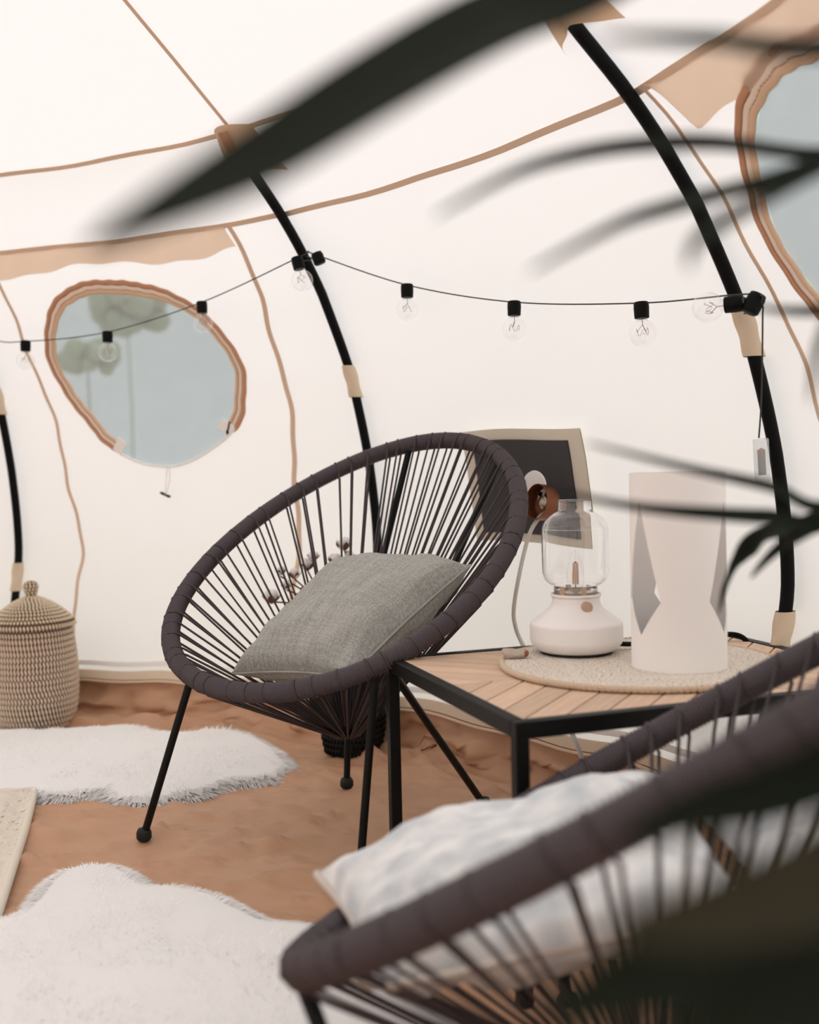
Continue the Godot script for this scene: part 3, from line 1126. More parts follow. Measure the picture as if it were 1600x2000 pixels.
func rugs() -> void:
	var o := thing("sheepskin_rug", "white sheepskin lying in front of the woven basket", "rug", "white sheepskins on the groundsheet")
	fur(o, [Vector2(-1.268, -3.18), Vector2(-1.189, -3.204), Vector2(-1.093, -3.19), Vector2(-0.97, -3.195), Vector2(-0.813, -3.222), Vector2(-0.687, -3.126), Vector2(-0.532, -3.142), Vector2(-0.435, -3.061), Vector2(-0.345, -2.887), Vector2(-0.301, -2.742), Vector2(-0.335, -2.645), Vector2(-0.431, -2.597), Vector2(-0.489, -2.519), Vector2(-0.603, -2.461), Vector2(-0.664, -2.481), Vector2(-0.737, -2.538), Vector2(-0.826, -2.525), Vector2(-0.916, -2.547), Vector2(-1.1, -2.58), Vector2(-1.35, -2.7), Vector2(-1.42, -2.95)], 34000, 0.026, 0.026, 31)
	o = thing("sheepskin_rug", "large white sheepskin spread in front of the chair close to the camera", "rug", "white sheepskins on the groundsheet")
	fur(o, [Vector2(-0.90, -1.70), Vector2(-0.80, -1.79), Vector2(-0.69, -1.828), Vector2(-0.668, -1.888), Vector2(-0.673, -1.982), Vector2(-0.655, -2.045), Vector2(-0.618, -2.07), Vector2(-0.578, -2.081), Vector2(-0.519, -2.034), Vector2(-0.469, -1.97), Vector2(-0.413, -1.955), Vector2(-0.343, -1.917), Vector2(-0.289, -1.855), Vector2(-0.239, -1.803), Vector2(-0.179, -1.786), Vector2(-0.128, -1.75), Vector2(-0.045, -1.638), Vector2(0.027, -1.492), Vector2(0.047, -1.336), Vector2(-0.128, -1.18), Vector2(-0.357, -1.15), Vector2(-0.638, -1.2), Vector2(-0.86, -1.4)], 48000, 0.030, 0.026, 32)
	# flat woven rug whose corner shows at the left edge
	o = thing("wool_rug", "cream woven wool rug with a bound edge, half under the sheepskin", "rug")
	var c0 := Vector3(-0.873, 0, -2.575)
	var c1 := Vector3(-0.700, 0, -1.84)
	var al := (c1 - c0).normalized()
	var ac := Vector3(al.z, 0, -al.x)
	if ac.x > 0:
		ac = -ac
	var b := MB.new()
	var f := func(u: float, v: float) -> Vector3:
		var p := c0 + al * v * 1.25 + ac * u * 0.9
		return p + Vector3(0, 0.018 + 0.002 * sin(u * 500) + noise.get_noise_2d(p.x * 9000, p.z * 9000) * 0.005, 0)
	b.grid(150, 200, f)
	obj("weave", b, M.wool, o)
	b = MB.new()
	for i in 450:
		var p := c0 + al * rng.randf() * 1.2 + ac * rng.randf_range(0.008, 0.35)
		b.blob(p + Vector3(0, 0.0185, 0), Vector3(rng.randf_range(0.002, 0.006), 0.003, rng.randf_range(0.002, 0.007)), 5, 4)
	var fk := obj("flecks", b, M.wool_fleck, o)
	fk.set_meta("kind", "stuff")
	b = MB.new()
	b.tube([c0 + ac * 0.9 + Vector3(0, 0.014, 0), c0 + ac * 0.45 + Vector3(0, 0.014, 0), c0 + ac * 0.004 + Vector3(0, 0.014, 0), c0 + al * 0.3 + Vector3(0, 0.014, 0), c0 + al * 1.25 + Vector3(0, 0.014, 0)], 0.009, 8)
	obj("bound_edge", b, M.wool, o)

# ------------------------------------------------------------------ basket
func stitches(called: String, rows: Array, m: Material, parent: Node3D, fat: float) -> void:
	var b := MB.new()
	b.blob(Vector3.ZERO, Vector3(0.5, 0.5, 0.5), 7, 5)
	var list := []
	for k in rows.size():
		var r: float = rows[k][0]
		var y: float = rows[k][1]
		var tilt: float = rows[k][2]
		var pitch: float = rows[k][3]
		var cnt := int(TAU * r / 0.0102)
		for i in cnt:
			var a := (i + 0.5 * (k % 2) + 0.25 * sin(k * 2.1)) * TAU / cnt
			var outw := Vector3(cos(a), 0, sin(a))
			var nrm := (outw * cos(tilt) + Vector3.UP * sin(tilt)).normalized()
			var tg := Vector3(-sin(a), 0, cos(a))
			var upv := nrm.cross(tg).normalized()
			if upv.y < 0:
				upv = -upv
			var sl := (upv + tg * 0.22).normalized()
			list.append(Transform3D(Basis(sl.cross(nrm).normalized() * 0.0077, sl * pitch * 1.14, nrm * 0.007 * fat), Vector3(outw.x * r, y, outw.z * r)))
	var mm := MultiMesh.new()
	mm.transform_format = MultiMesh.TRANSFORM_3D
	mm.mesh = b.mesh()
	mm.instance_count = list.size()
	for i in list.size():
		mm.set_instance_transform(i, list[i])
	var mi := MultiMeshInstance3D.new()
	mi.name = called
	mi.multimesh = mm
	mi.material_override = m
	mi.set_meta("kind", "stuff")
	parent.add_child(mi, true)

func basket() -> void:
	var o := thing("lidded_basket", "round woven seagrass basket with a pointed knobbed lid", "basket", "", Vector3(-1.120, 0, -3.305))
	var prof := []
	var rows := []
	var hgt := 0.305
	for i in 19:
		var v := i / 18.0
		var r := 0.117 + 0.008 * sin(v * 2.6 + 0.2) - 0.028 * pow(1.0 - v, 8.0) - 0.012 * pow(v, 5.0)
		prof.append(Vector2(r + 0.0035 * 0.0, v * hgt))
		if i > 0:
			rows.append([r + 0.001, v * hgt - 0.008, 0.0, hgt / 18.0])
	prof.push_front(Vector2(0.0, 0.0))
	prof.append(Vector2(prof[prof.size() - 1].x - 0.01, hgt))
	prof.append(Vector2(prof[4].x - 0.02, 0.03))
	prof.append(Vector2(0.0, 0.02))
	var b := MB.new()
	b.lathe(prof, 48)
	var body := obj("body", b, M.basket_core, o)
	stitches("stitches", rows, M.stitch, body, 1.0)
	b = MB.new()
	var lp := [Vector2(0.0, 0.292), Vector2(0.10, 0.292), Vector2(0.119, 0.296), Vector2(0.124, 0.304), Vector2(0.119, 0.314)]
	var lr := [[0.1225, 0.303, 0.3, 0.013]]
	for i in 10:
		var v := i / 9.0
		lp.append(Vector2(lerpf(0.114, 0.016, v), 0.318 + 0.062 * v + 0.008 * sin(v * PI)))
		lr.append([lerpf(0.114, 0.020, v), 0.319 + 0.062 * v + 0.008 * sin(v * PI), 1.0, 0.0125])
	b.lathe(lp, 48)
	var lid := obj("lid", b, M.basket_core, o)
	stitches("stitches", lr, M.stitch_lid, lid, 1.0)
	b = MB.new()
	b.lathe([Vector2(0.013, 0.372), Vector2(0.014, 0.388), Vector2(0.018, 0.402), Vector2(0.0205, 0.413), Vector2(0.018, 0.423), Vector2(0.010, 0.428), Vector2(0.0, 0.429)], 24)
	var knob := obj("knob", b, M.basket_core, o)
	stitches("stitches", [[0.0145, 0.384, 0.0, 0.010], [0.0165, 0.394, -0.2, 0.010], [0.0195, 0.404, -0.1, 0.010], [0.0205, 0.414, 0.2, 0.010], [0.0165, 0.423, 0.8, 0.009], [0.007, 0.428, 1.4, 0.008]], M.stitch_lid, knob, 0.8)

# ------------------------------------------------------------------ on the table
func on_table() -> void:
	# jute mat
	var at := Vector3(0.383, 0.3987, -1.893)
	var o := thing("placemat", "round speckled jute mat with a plaited rim on the table", "mat", "", at)
	var b := MB.new()
	b.lathe([Vector2(0.0, 0.0), Vector2(0.225, 0.0), Vector2(0.229, 0.005), Vector2(0.226, 0.010), Vector2(0.21, 0.0105), Vector2(0.1, 0.0102), Vector2(0.0, 0.010)], 72)
	for i in b.v.size():
		b.t[i] = Vector2(b.v[i].x, b.v[i].z) * 3.6
	obj("weave", b, M.jute, o)
	b = MB.new()
	for i in 150:
		var a := i * TAU / 150
		var c := Vector3(cos(a), 0, sin(a)) * 0.231 + Vector3(0, 0.0062, 0)
		var tg := Vector3(-sin(a), 0, cos(a))
		var sl := (tg + Vector3(cos(a), 0, sin(a)) * 0.35 + Vector3(0, 0.4, 0)).normalized()
		var k := b.v.size()
		b.blob(Vector3.ZERO, Vector3.ONE, 6, 5)
		var bs := Basis(sl * 0.0085, Vector3.UP.slide(sl).normalized() * 0.0058, sl.cross(Vector3.UP).normalized() * 0.0058)
		for j in range(k, b.v.size()):
			b.n[j] = (bs.inverse().transposed() * b.n[j]).normalized()
			b.v[j] = c + bs * b.v[j]
	obj("plaited_rim", b, M.jute_edge, o)
	# lantern
	var y0 := 0.4092
	at = Vector3(0.291, y0, -1.985)
	o = thing("lantern", "white table lantern with a clear glass chimney and small brass knob", "lamp", "", at)
	o.scale = Vector3(1.03, 0.985, 1.03)
	var body := [Vector2(0.0, 0.004), Vector2(0.060, 0.004), Vector2(0.066, 0.006), Vector2(0.073, 0.012), Vector2(0.0775, 0.018), Vector2(0.0792, 0.023), Vector2(0.0795, 0.026), Vector2(0.0795, 0.050), Vector2(0.0793, 0.0525), Vector2(0.0785, 0.0548), Vector2(0.0765, 0.057), Vector2(0.070, 0.062), Vector2(0.060, 0.0695), Vector2(0.051, 0.0765), Vector2(0.0455, 0.082), Vector2(0.0425, 0.087), Vector2(0.0413, 0.092), Vector2(0.041, 0.101), Vector2(0.0405, 0.102), Vector2(0.0, 0.102)]
	b = MB.new()
	b.lathe(body, 64)
	obj("base", b, M.white, o)
	b = MB.new()
	b.lathe([Vector2(0.0, 0.0), Vector2(0.061, 0.0), Vector2(0.063, 0.003), Vector2(0.060, 0.0045), Vector2(0.0, 0.0045)], 48)
	obj("foot_ring", b, M.rubber, o)
	b = MB.new()
	b.lathe([Vector2(0.037, 0.101), Vector2(0.0425, 0.101), Vector2(0.0435, 0.104), Vector2(0.0425, 0.107), Vector2(0.037, 0.107)], 48, Transform3D(), true)
	obj("collar", b, M.white, o)
	b = MB.new()
	b.lathe([Vector2(0.0, 0.106), Vector2(0.0365, 0.106), Vector2(0.0365, 0.110), Vector2(0.014, 0.112), Vector2(0.012, 0.120), Vector2(0.0, 0.120)], 36)
	obj("bulb_holder", b, M.steel, o)
	for i in 6:
		b = MB.new()
		var a := i * TAU / 6 + 0.3
		b.box(Vector3(0.010, 0.013, 0.0012), 0.0004, Transform3D(Basis(Vector3.UP, -a + PI / 2), Vector3(cos(a) * 0.0362, 0.113, sin(a) * 0.0362)))
		obj("glass_clip", b, M.rose, o)
	b = MB.new()
	var gp := [Vector2(0.0345, 0.108), Vector2(0.0352, 0.118), Vector2(0.045, 0.124), Vector2(0.053, 0.132), Vector2(0.0565, 0.142), Vector2(0.0572, 0.155), Vector2(0.0572, 0.215), Vector2(0.0565, 0.224), Vector2(0.0535, 0.233), Vector2(0.047, 0.242), Vector2(0.038, 0.249), Vector2(0.031, 0.254), Vector2(0.0285, 0.259), Vector2(0.0282, 0.270), Vector2(0.0290, 0.2735)]
	var prof := spline(gp, 4)
	# a closed wall of glass: out over the lip and back down inside
	var loop := prof.duplicate()
	loop.append(prof[prof.size() - 1] + Vector2(-0.0009, 0.0007))
	for i in prof.size():
		loop.append(prof[prof.size() - 1 - i] - Vector2(0.0018, 0.0))
	b.lathe(loop, 64, Transform3D(), true)
	obj("glass_chimney", b, M.thick_glass, o)
	b = MB.new()
	b.lathe(spline([Vector2(0.010, 0.116), Vector2(0.0145, 0.126), Vector2(0.0155, 0.140), Vector2(0.0125, 0.160), Vector2(0.0075, 0.178), Vector2(0.003, 0.1825), Vector2(0.0, 0.183)], 4), 32)
	var bulb := obj("candle_bulb", b, M.glass, o)
	for s in [-1, 0, 1, 2]:
		b = MB.new()
		var px: float = [-0.0042, 0.0, 0.0042, 0.0][s + 1]
		var pz: float = [0.0, 0.004, 0.0, -0.004][s + 1]
		b.tube([Vector3(px, 0.124, pz), Vector3(px * 0.95, 0.142, pz), Vector3(px * 0.8, 0.161, pz * 0.8)], 0.0016, 8)
		obj("filament", b, M.amber, bulb)
	b = MB.new()
	b.tube([Vector3(0, 0.118, 0), Vector3(0, 0.140, 0), Vector3(0.0005, 0.163, 0)], 0.0009, 6)
	b.tube([Vector3(-0.003, 0.161, 0), Vector3(0.0, 0.1635, 0), Vector3(0.003, 0.161, 0)], 0.0006, 5)
	obj("filament_stem", b, M.twig, bulb)
	b = MB.new()
	var kd := Vector3(0.27, 0, 0.96).normalized()
	var kb := Basis(kd.cross(Vector3.UP).normalized(), kd, Vector3.UP)
	kb = Basis(kb.y.cross(kb.z).normalized(), kb.y, kb.z)
	b.lathe([Vector2(0.0, 0.0), Vector2(0.0092, 0.0), Vector2(0.0095, 0.001), Vector2(0.0095, 0.0075), Vector2(0.009, 0.0085), Vector2(0.0, 0.0085)], 28, Transform3D(kb, kd * 0.0405 + Vector3(0, 0.0865, 0)))
	obj("knob", b, M.rose, o)
	b = MB.new()
	b.tube(spline([Vector3(0.068, 0.012, -0.012), Vector3(0.10, 0.009, -0.018), Vector3(0.16, 0.008, -0.03), Vector3(0.21, 0.007, -0.06), Vector3(0.27, 0.006, -0.11)], 8), 0.0045, 8)
	obj("power_cord", b, M.black, o)
	# card sleeve lamp with kite cut-outs
	at = Vector3(0.437, y0, -1.835)
	o = thing("card_lampshade", "tall white cardboard tube with kite-shaped cut-outs beside the lantern", "lampshade", "", at)
	b = MB.new()
	var R := 0.0768
	var H := 0.317
	var th := 0.0022
	var kites := [deg_to_rad(-64), deg_to_rad(55), deg_to_rad(169)]
	var hw := deg_to_rad(30)
	var angs := []
	for i in 144:
		angs.append(TAU * i / 144)
	for k in kites:
		angs.append(fposmod(k, TAU))
		angs.append(fposmod(k - hw, TAU))
		angs.append(fposmod(k + hw, TAU))
	angs.sort()
	var cut := func(a: float) -> Vector2:
		for k in kites:
			var d: float = absf(wrapf(a - k, -PI, PI)) / hw
			if d < 1.0:
				return Vector2(lerpf(0.055, 0.112, d), lerpf(0.272, 0.112, d))
		return Vector2(0.112, 0.112)
	var m := angs.size()
	for part in 4:
		var low := part < 2
		var outer := part % 2 == 0
		var f := func(u: float, v: float) -> Vector3:
			var a: float = angs[int(round(u * m)) % m]
			var c: Vector2 = cut.call(a)
			var y: float = lerpf(0.0, c.x, v) if low else lerpf(c.y, H, v)
			var r: float = R if outer else R - th
			return Vector3(sin(a) * r, y, cos(a) * r)
		b.grid(m, 3, f, true, false)
	for part in 4:
		var f := func(u: float, v: float) -> Vector3:
			var a: float = angs[int(round(u * m)) % m]
			var c: Vector2 = cut.call(a)
			var y: float = [0.0, c.x, c.y, H][part]
			return Vector3(sin(a), 0, cos(a)) * (R - th * v) + Vector3(0, y, 0)
		b.grid(m, 2, f, true, false)
	obj("tube", b, M.card, o)
	b = MB.new()
	b.lathe([Vector2(0.0, 0.0005), Vector2(0.074, 0.0005), Vector2(0.074, 0.003), Vector2(0.0, 0.003)], 40)
	obj("base_disc", b, M.rubber, o)
	# stone
	o = thing("pebble", "small rough pebble with a brown end on the mat's edge", "stone", "", Vector3(0.176, 0.4092, -1.935))
	b = MB.new()
	var g := func(u: float, v: float) -> Vector3:
		var e := (v - 0.5) * PI
		var d := Vector3(cos(u * TAU) * cos(e), sin(e), sin(u * TAU) * cos(e))
		var r := 1.0 + noise.get_noise_3d(d.x * 220, d.y * 220, d.z * 220) * 0.5
		return Vector3(d.x * 0.022, d.y * 0.0085 + 0.0075, d.z * 0.013) * Vector3(r, r, r)
	b.grid(24, 14, g, true, false, 1, 1, true)
	obj("rock", b, M.stone, o)
	b = MB.new()
	b.blob(Vector3(0.0185, 0.0085, 0.0015), Vector3(0.0065, 0.0065, 0.008), 12, 8)
	obj("brown_end", b, M.stone_end, o)
	# black cable over the table's back edge
	b = MB.new()
	b.tube(spline([Vector3(0.50, 0.402, -2.06), Vector3(0.56, 0.405, -2.10), Vector3(0.60, 0.412, -2.13), Vector3(0.635, 0.398, -2.125), Vector3(0.655, 0.33, -2.11), Vector3(0.665, 0.15, -2.10), Vector3(0.66, 0.01, -2.05)], 8), 0.005, 8)
	tag(obj("power_cable", b, M.black), "black cable looping over the back edge of the wooden table", "cable")

# ------------------------------------------------------------------ hung on the wall
func hanging() -> void:
	var o := thing("wall_hanging", "dark grey cloth panel with a pale border on the tent wall", "wall hanging")
	var a0 := 0.793
	var a1 := 0.9415
	var y0 := 0.552
	var y1 := 0.824
	var skin := func(u: float, v: float, ins: float) -> Vector3:
		var th := lerpf(a0, a1, u) + 0.004 * (1.0 - v)
		var y := lerpf(y0, y1, v) + 0.004 * sin(u * 5.0)
		return tp(th, y, 0.030 + 0.004 * sin(u * 7.0 + v * 4.0) + ins)
	var b := MB.new()
	b.grid(30, 30, func(u, v): return skin.call(u, v, 0.003))
	b.grid(30, 30, func(u, v): return skin.call(u, v, 0.0))
	obj("border", b, M.panel_edge, o)
	b = MB.new()
	b.grid(30, 30, func(u, v): return skin.call(lerpf(0.085, 0.895, u), lerpf(0.075, 0.905, v), 0.006))
	b.grid(30, 30, func(u, v): return skin.call(lerpf(0.085, 0.895, u), lerpf(0.075, 0.905, v), 0.0032))
	obj("dark_field", b, M.charcoal, o)
	# small copper cup lamp on a white disc
	o = thing("wall_lamp", "small copper cup lamp on a white disc in front of the dark panel", "lamp")
	var c := Vector3(0.290, 0.690, -2.58)
	var inward := ((TC - c) * Vector3(1, 0, 1)).normalized()
	b = MB.new()
	var bs := Basis(inward.cross(Vector3.UP).normalized(), inward, Vector3.UP)
	b.lathe([Vector2(0, 0), Vector2(0.036, 0), Vector2(0.0375, 0.003), Vector2(0.036, 0.007), Vector2(0, 0.008)], 40, Transform3D(Basis(bs.y.cross(bs.z), bs.y, bs.z), c))
	obj("disc", b, M.white, o)
	b = MB.new()
	var ax := Vector3(-0.86, 0.16, 0.52).normalized()
	var xx := ax.cross(Vector3.UP).normalized()
	var cup := Transform3D(Basis(xx, ax, xx.cross(ax)), Vector3(0.302, 0.655, -2.53))
	b.lathe([Vector2(0.0, -0.026), Vector2(0.028, -0.024), Vector2(0.037, -0.018), Vector2(0.0405, 0.0), Vector2(0.0405, 0.022), Vector2(0.0385, 0.022), Vector2(0.0385, 0.0), Vector2(0.034, -0.016), Vector2(0.0, -0.022)], 40, cup)
	obj("cup", b, M.copper, o)
	b = MB.new()
	b.lathe([Vector2(0.0, -0.020), Vector2(0.010, -0.020), Vector2(0.010, -0.008), Vector2(0.017, -0.002), Vector2(0.015, 0.006), Vector2(0.0, 0.010)], 28, cup)
	obj("bulb", b, M.steel, o)
	b = MB.new()
	b.tube([Vector3(0.300, 0.680, -2.572), Vector3(0.303, 0.67, -2.555)], 0.008, 8)
	obj("bracket", b, M.black_metal, o)
	b = MB.new()
	b.tube(spline([Vector3(0.320, 0.630, -2.55), Vector3(0.300, 0.628, -2.54), Vector3(0.275, 0.598, -2.53), Vector3(0.258, 0.555, -2.52), Vector3(0.240, 0.49, -2.50), Vector3(0.229, 0.43, -2.50), Vector3(0.229, 0.39, -2.50), Vector3(0.246, 0.34, -2.48), Vector3(0.30, 0.24, -2.30), Vector3(0.312, 0.20, -2.12), Vector3(0.326, 0.14, -2.06), Vector3(0.40, 0.008, -2.04), Vector3(0.55, 0.004, -2.12)], 8), 0.0048, 8)
	obj("cord", b, M.white_cord, o)

# ------------------------------------------------------------------ cotton in a dark pot
func cotton() -> void:
	var at := Vector3(-0.160, 0.0, -2.90)
	var o := thing("plant_pot", "black woven pot standing on the groundsheet behind the string chair", "pot", "", at)
	var b := MB.new()
	b.lathe([Vector2(0.0, 0.0), Vector2(0.062, 0.0), Vector2(0.070, 0.006), Vector2(0.082, 0.06), Vector2(0.086, 0.11), Vector2(0.083, 0.16), Vector2(0.078, 0.165), Vector2(0.074, 0.16), Vector2(0.070, 0.08), Vector2(0.0, 0.07)], 40)
	obj("vessel", b, M.rubber, o)
	b = MB.new()
	for k in 9:
		for i in 44:
			var a := (i + 0.5 * (k % 2)) * TAU / 44
			var y := 0.014 + k * 0.0165
			var r := 0.070 + 0.016 * sin(minf(y / 0.12, 1.0) * PI * 0.5)
			b.blob(Vector3(cos(a) * r, y, sin(a) * r), Vector3(0.0045, 0.0075, 0.0045), 5, 4)
	var wv := obj("weave", b, M.black, o)
	wv.set_meta("kind", "stuff")
	var bolls := [[Vector3(-0.168, 0.549, -2.86), 0.020], [Vector3(-0.192, 0.511, -2.86), 0.017], [Vector3(-0.205, 0.485, -2.85), 0.017], [Vector3(-0.156, 0.515, -2.87), 0.016], [Vector3(-0.357, 0.419, -2.86), 0.021], [Vector3(-0.317, 0.448, -2.86), 0.014], [Vector3(-0.297, 0.476, -2.86), 0.015], [Vector3(-0.264, 0.499, -2.86), 0.018], [Vector3(-0.332, 0.484, -2.86), 0.013], [Vector3(-0.247, 0.521, -2.86), 0.015]]
	var sets := [[0, 1, 2, 3], [4, 5, 6, 7, 8, 9]]
	var words := ["dry cotton branch standing upright from the black pot behind the chair", "dry cotton branch arching away from the black pot behind the chair cords"]
	for k in 2:
		var r := thing("cotton_branch", words[k], "dried branch", "cotton branches in the black pot")
		b = MB.new()
		var foot := at + Vector3(-0.02 + 0.03 * (1 - k), 0.08, 0.0)
		var head: Vector3 = Vector3(-0.18, 0.47, -2.87) if k == 0 else Vector3(-0.28, 0.44, -2.87)
		var main := spline([foot, foot.lerp(head, 0.5) + Vector3(0.03, 0.03, 0), head], 8)
		b.tube(main, 0.0035, 6)
		for i in sets[k]:
			var p: Vector3 = bolls[i][0]
			b.tube([main[10 + i % 5], (main[12] + p) / 2 + Vector3(0.01, 0, 0), p - Vector3(0, 0.014, 0)], 0.0022, 5)
		obj("stem", b, M.twig, r)
		for i in sets[k]:
			var p: Vector3 = bolls[i][0]
			var s: float = bolls[i][1]
			b = MB.new()
			for j in 5:
				var e := Vector3(rng.randf_range(-1, 1), rng.randf_range(-0.5, 1), rng.randf_range(-1, 1)).normalized()
				b.blob(p + e * s * 0.42, Vector3.ONE * s * rng.randf_range(0.55, 0.7), 9, 7)
			obj("boll", b, M.cotton, r)
			b = MB.new()
			for j in 5:
				var a: float = j * TAU / 5 + i
				var dv := Vector3(cos(a), 0.0, sin(a))
				var f := func(u: float, v: float) -> Vector3:
					var wd := sin(minf(v * 1.15 + 0.05, 1.0) * PI) * s * 0.42
					return p + Vector3(0, -s * 0.9, 0) + dv * s * (0.2 + 0.95 * sin(v * 1.9)) + Vector3(0, s * 1.5 * v, 0) + dv.cross(Vector3.UP) * (u - 0.5) * 2.0 * wd
				b.grid(3, 6, f)
			obj("bract", b, M.bract, r)

# ------------------------------------------------------------------ string of bulbs
func bulb_unit(o: Node3D, at: Vector3, down: Vector3, sd: int) -> void:
	var y := -down.normalized()
	var x := y.cross(Vector3(0.3, 0.1, 1)).normalized()
	var tr := Transform3D(Basis(x, y, x.cross(y)), at)
	var b := MB.new()
	b.lathe([Vector2(0.0, 0.0), Vector2(0.0125, 0.0), Vector2(0.0145, -0.002), Vector2(0.0150, -0.012), Vector2(0.0142, -0.031), Vector2(0.012, -0.032), Vector2(0.0, -0.030)], 20, tr)
	obj("socket", b, M.black, o)
	b = MB.new()
	var prof := [Vector2(0.0105, -0.030), Vector2(0.0112, -0.036)]
	for i in 13:
		var e := lerpf(0.42, PI, i / 12.0)
		prof.append(Vector2(sin(e) * 0.0272, -0.0605 + cos(e) * 0.0272))
	b.lathe(prof, 28, tr)
	var gl := obj("bulb", b, M.glass, o)
	b = MB.new()
	var pts := []
	for i in 15:
		var a := i / 14.0 * PI * 1.6 - 0.4 + sd
		pts.append(tr * Vector3(cos(a) * 0.011, -0.058 + 0.012 * sin(i * 1.3) * 0.6, sin(a) * 0.011))
	b.tube(pts, 0.0004, 4)
	b.tube([tr * Vector3(0, -0.03, 0), tr * Vector3(0.001, -0.045, 0), pts[7]], 0.0007, 5)
	b.tube([tr * Vector3(0, -0.045, 0), pts[0]], 0.0004, 4)
	obj("filament", b, M.copper, gl)

func string_lights() -> void:
	var o := thing("string_light", "black cable of clear globe bulbs strung between the tent poles", "string lights")
	var k := [Vector3(-1.60, 1.25, -3.30), Vector3(-1.252, 1.150, -3.371), Vector3(-1.126, 1.136, -3.356), Vector3(-0.859, 1.147, -3.266), Vector3(-0.554, 1.201, -3.093), Vector3(-0.266, 1.268, -2.836), Vector3(-0.236, 1.278, -2.815), Vector3(-0.216, 1.268, -2.80), Vector3(0.006, 1.172, -2.689), Vector3(0.239, 1.097, -2.48), Vector3(0.457, 1.050, -2.195), Vector3(0.596, 1.030, -1.965), Vector3(0.612, 1.010, -1.945), Vector3(0.618, 0.985, -1.960), Vector3(0.634, 0.86, -2.02), Vector3(0.635, 0.782, -2.041)]
	var b := MB.new()
	b.tube(spline(k, 10), 0.0016, 6)
	obj("cable", b, M.wire, o)
	for i in [2, 3, 4, 8, 9, 10]:
		bulb_unit(o, k[i] + Vector3(0, 0.002, 0), Vector3(0.03 * sin(i * 2.0), -1, 0.05), i)
	bulb_unit(o, k[5] + Vector3(-0.002, 0.002, 0), Vector3(0.22, -1, 0.1), 1)
	b = MB.new()
	var tr := Transform3D(Basis(Vector3(0, 0, 1), 0.35), Vector3(-0.212, 1.262, -2.80))
	b.lathe([Vector2(0.0, 0.012), Vector2(0.0125, 0.012), Vector2(0.0150, 0.005), Vector2(0.0150, -0.015), Vector2(0.012, -0.018), Vector2(0.0, -0.018)], 18, tr)
	obj("socket", b, M.black, o)
	bulb_unit(o, Vector3(0.586, 1.015, -1.965), Vector3(-0.82, -0.05, -0.35), 4)
	b = MB.new()
	b.lathe([Vector2(0.0, 0.018), Vector2(0.014, 0.018), Vector2(0.016, 0.010), Vector2(0.016, -0.014), Vector2(0.012, -0.018), Vector2(0.0, -0.018)], 18, Transform3D(Basis(Vector3(0, 0, 1), -0.5), Vector3(0.602, 1.012, -1.958)))
	obj("end_plug", b, M.black, o)
	# lashings round the poles
	for s in [[0, 1.272], [1, 1.028], [1, 1.010]]:
		b = MB.new()
		var c := tp(bay(s[0]), s[1], 0.024, true)
		var pts := []
		for i in 25:
			var a := i / 24.0 * TAU * 2.0
			pts.append(c + Vector3(cos(a) * 0.0145, 0.006 * sin(a * 0.5 + 0.4), sin(a) * 0.0145))
		b.tube(pts, 0.0018, 5)
		obj("lashing", b, M.wire, o)
	b = MB.new()
	var bt := Transform3D(Basis(Vector3.UP, 0.5) * Basis(Vector3(0, 0, 1), 0.06), Vector3(0.641, 0.741, -2.045))
	b.box(Vector3(0.026, 0.080, 0.018), 0.002, bt)
	var bx := obj("battery_box", b, M.box_plastic, o)
	b = MB.new()
	b.lathe([Vector2(0, -0.026), Vector2(0.0068, -0.026), Vector2(0.0068, 0.006), Vector2(0, 0.006)], 16, bt)
	obj("battery", b, M.charcoal, bx)
	b = MB.new()
	b.lathe([Vector2(0, 0.006), Vector2(0.0068, 0.006), Vector2(0.0068, 0.020), Vector2(0.002, 0.021), Vector2(0.002, 0.023), Vector2(0, 0.023)], 16, bt)
	obj("battery_cap", b, M.copper, bx)

# ------------------------------------------------------------------ plant close to the camera
func leaf(o: Node3D, pts: Array, width: float, old := false) -> void:
	var tipw := 0.0
	var line := spline(pts, 8)
	var m := line.size()
	var b := MB.new()
	var f := func(u: float, v: float) -> Vector3:
		var k := int(round(v * (m - 1)))
		var p: Vector3 = line[k]
		var tg: Vector3 = (line[mini(k + 1, m - 1)] - line[maxi(k - 1, 0)]).normalized()
		var sd := tg.cross(Vector3(0.15, 0.35, 0.92)).normalized()
		var nr := sd.cross(tg).normalized()
		var prof := pow(sin(PI * clampf(0.12 + 0.88 * v, 0, 1)), 0.75) * width + tipw
		var q := u * 2 - 1
		return p + sd * q * prof * 0.5 + nr * absf(q) * prof * 0.16
	b.grid(5, m, f)
	var g := func(u: float, v: float) -> Vector3:
		return f.call(u, v) - Vector3(0, 0.0006, 0.0006)
	b.grid(5, m, g)
	obj("leaf", b, M.old_leaf if old else M.leaf, o)

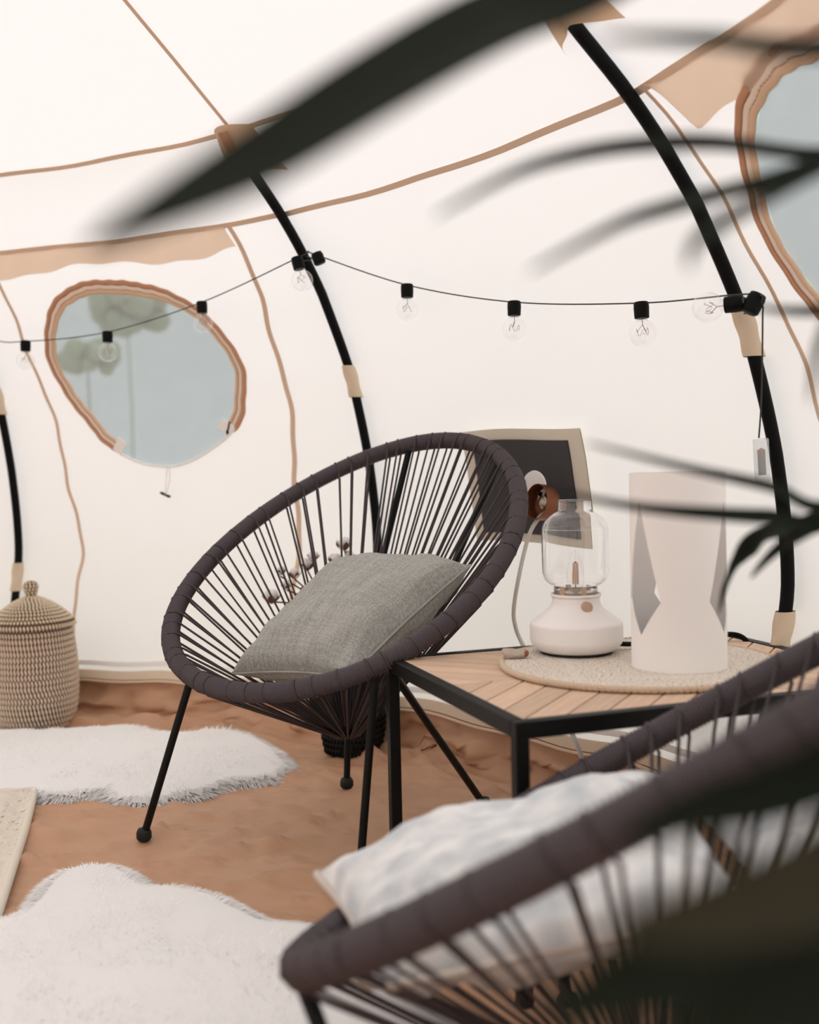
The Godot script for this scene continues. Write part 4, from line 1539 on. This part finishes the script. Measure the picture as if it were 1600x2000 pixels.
func plant() -> void:
	var o := thing("potted_palm", "dark green palm with long arching blurred leaves close to the camera", "plant")
	var cr := Vector3(0.43, 0.93, -0.58)
	var b := MB.new()
	b.lathe([Vector2(0, 0.0), Vector2(0.10, 0.0), Vector2(0.125, 0.22), Vector2(0.13, 0.24), Vector2(0.118, 0.24), Vector2(0.11, 0.19), Vector2(0, 0.19)], 36, Transform3D(Basis(), Vector3(0.44, 0.0, -0.45)))
	obj("pot", b, M.hem, o)
	b = MB.new()
	b.lathe([Vector2(0, 0.196), Vector2(0.109, 0.194)], 24, Transform3D(Basis(), Vector3(0.44, 0.0, -0.45)))
	obj("soil", b, M.soil, o)
	for k in 3:
		b = MB.new()
		b.tube(spline([Vector3(0.43 + 0.02 * k, 0.18, -0.47 + 0.02 * k), Vector3(0.45, 0.5, -0.49 - 0.02 * k), Vector3(0.44, 0.8, -0.55), cr + Vector3(0.01 * k, 0.02 * k, 0)], 6), [0.008, 0.008, 0.008, 0.008, 0.008, 0.008, 0.007, 0.007, 0.007, 0.007, 0.007, 0.007, 0.006, 0.006, 0.006, 0.006, 0.006, 0.006, 0.005], 8)
		obj("stem", b, M.stem, o)
	var list := [
		[0.032, [cr, Vector3(0.33, 1.06, -0.57), Vector3(0.20, 1.03, -0.55), Vector3(0.086, 0.964, -0.52), Vector3(0.034, 0.928, -0.473), Vector3(-0.011, 0.886, -0.419), Vector3(-0.048, 0.848, -0.371), Vector3(-0.070, 0.826, -0.336), Vector3(-0.087, 0.811, -0.311)]],
		[0.011, [cr, Vector3(0.35, 0.94, -0.70), Vector3(0.262, 0.933, -0.7), Vector3(0.178, 0.926, -0.643), Vector3(0.128, 0.918, -0.614), Vector3(0.088, 0.906, -0.586), Vector3(0.054, 0.89, -0.557), Vector3(0.013, 0.858, -0.5)]],
		[0.009, [cr, Vector3(0.30, 0.93, -0.64), Vector3(0.193, 0.898, -0.62), Vector3(0.132, 0.875, -0.572), Vector3(0.102, 0.862, -0.548), Vector3(0.054, 0.833, -0.5)]],
		[0.010, [cr, Vector3(0.35, 0.87, -0.66), Vector3(0.276, 0.843, -0.72), Vector3(0.212, 0.842, -0.7)]],
		[0.010, [cr, Vector3(0.42, 0.78, -0.80), Vector3(0.325, 0.712, -0.85), Vector3(0.259, 0.728, -0.812), Vector3(0.194, 0.742, -0.775), Vector3(0.109, 0.761, -0.7)]],
		[0.0125, [cr, Vector3(0.44, 0.77, -0.86), Vector3(0.344, 0.699, -0.9), Vector3(0.274, 0.703, -0.86), Vector3(0.224, 0.708, -0.82), Vector3(0.16, 0.716, -0.78), Vector3(0.083, 0.732, -0.7)]],
		[0.020, [cr, Vector3(0.45, 0.78, -0.90), Vector3(0.363, 0.701, -0.95), Vector3(0.323, 0.675, -1.03), Vector3(0.311, 0.652, -1.07), Vector3(0.31, 0.624, -1.11), Vector3(0.315, 0.588, -1.15)]],
		[0.013, [cr, Vector3(0.43, 0.79, -0.88), Vector3(0.344, 0.708, -0.9), Vector3(0.316, 0.67, -0.967), Vector3(0.302, 0.641, -1.0)]],
		[0.009, [cr, Vector3(0.32, 0.90, -0.62), Vector3(0.23, 0.828, -0.6), Vector3(0.196, 0.774, -0.55)]],
		[0.030, [cr, Vector3(0.32, 0.80, -0.44), Vector3(0.19, 0.68, -0.34), Vector3(0.120, 0.646, -0.294), Vector3(0.077, 0.638, -0.275), Vector3(0.044, 0.637, -0.266)], 1],
		[0.022, [cr, Vector3(0.34, 0.80, -0.46), Vector3(0.22, 0.68, -0.39), Vector3(0.13, 0.647, -0.36), Vector3(0.085, 0.640, -0.345), Vector3(0.060, 0.635, -0.335)]],
		[0.040, [Vector3(0.43, 0.24, -0.45), Vector3(0.34, 0.50, -0.40), Vector3(0.22, 0.625, -0.345), Vector3(0.13, 0.612, -0.33), Vector3(0.075, 0.604, -0.32), Vector3(0.035, 0.594, -0.31)]],
		[0.042, [Vector3(0.43, 0.24, -0.45), Vector3(0.33, 0.46, -0.38), Vector3(0.22, 0.585, -0.345), Vector3(0.13, 0.592, -0.32), Vector3(0.065, 0.585, -0.31)]],
		[0.012, [cr, Vector3(0.32, 0.97, -0.56), Vector3(0.192, 0.927, -0.5), Vector3(0.123, 0.917, -0.46), Vector3(0.073, 0.905, -0.42)]],
		[0.008, [cr, Vector3(0.28, 0.92, -0.58), Vector3(0.142, 0.854, -0.5), Vector3(0.112, 0.824, -0.45)]],
	]
	for q in list:
		leaf(o, q[1], q[0], q.size() > 2)
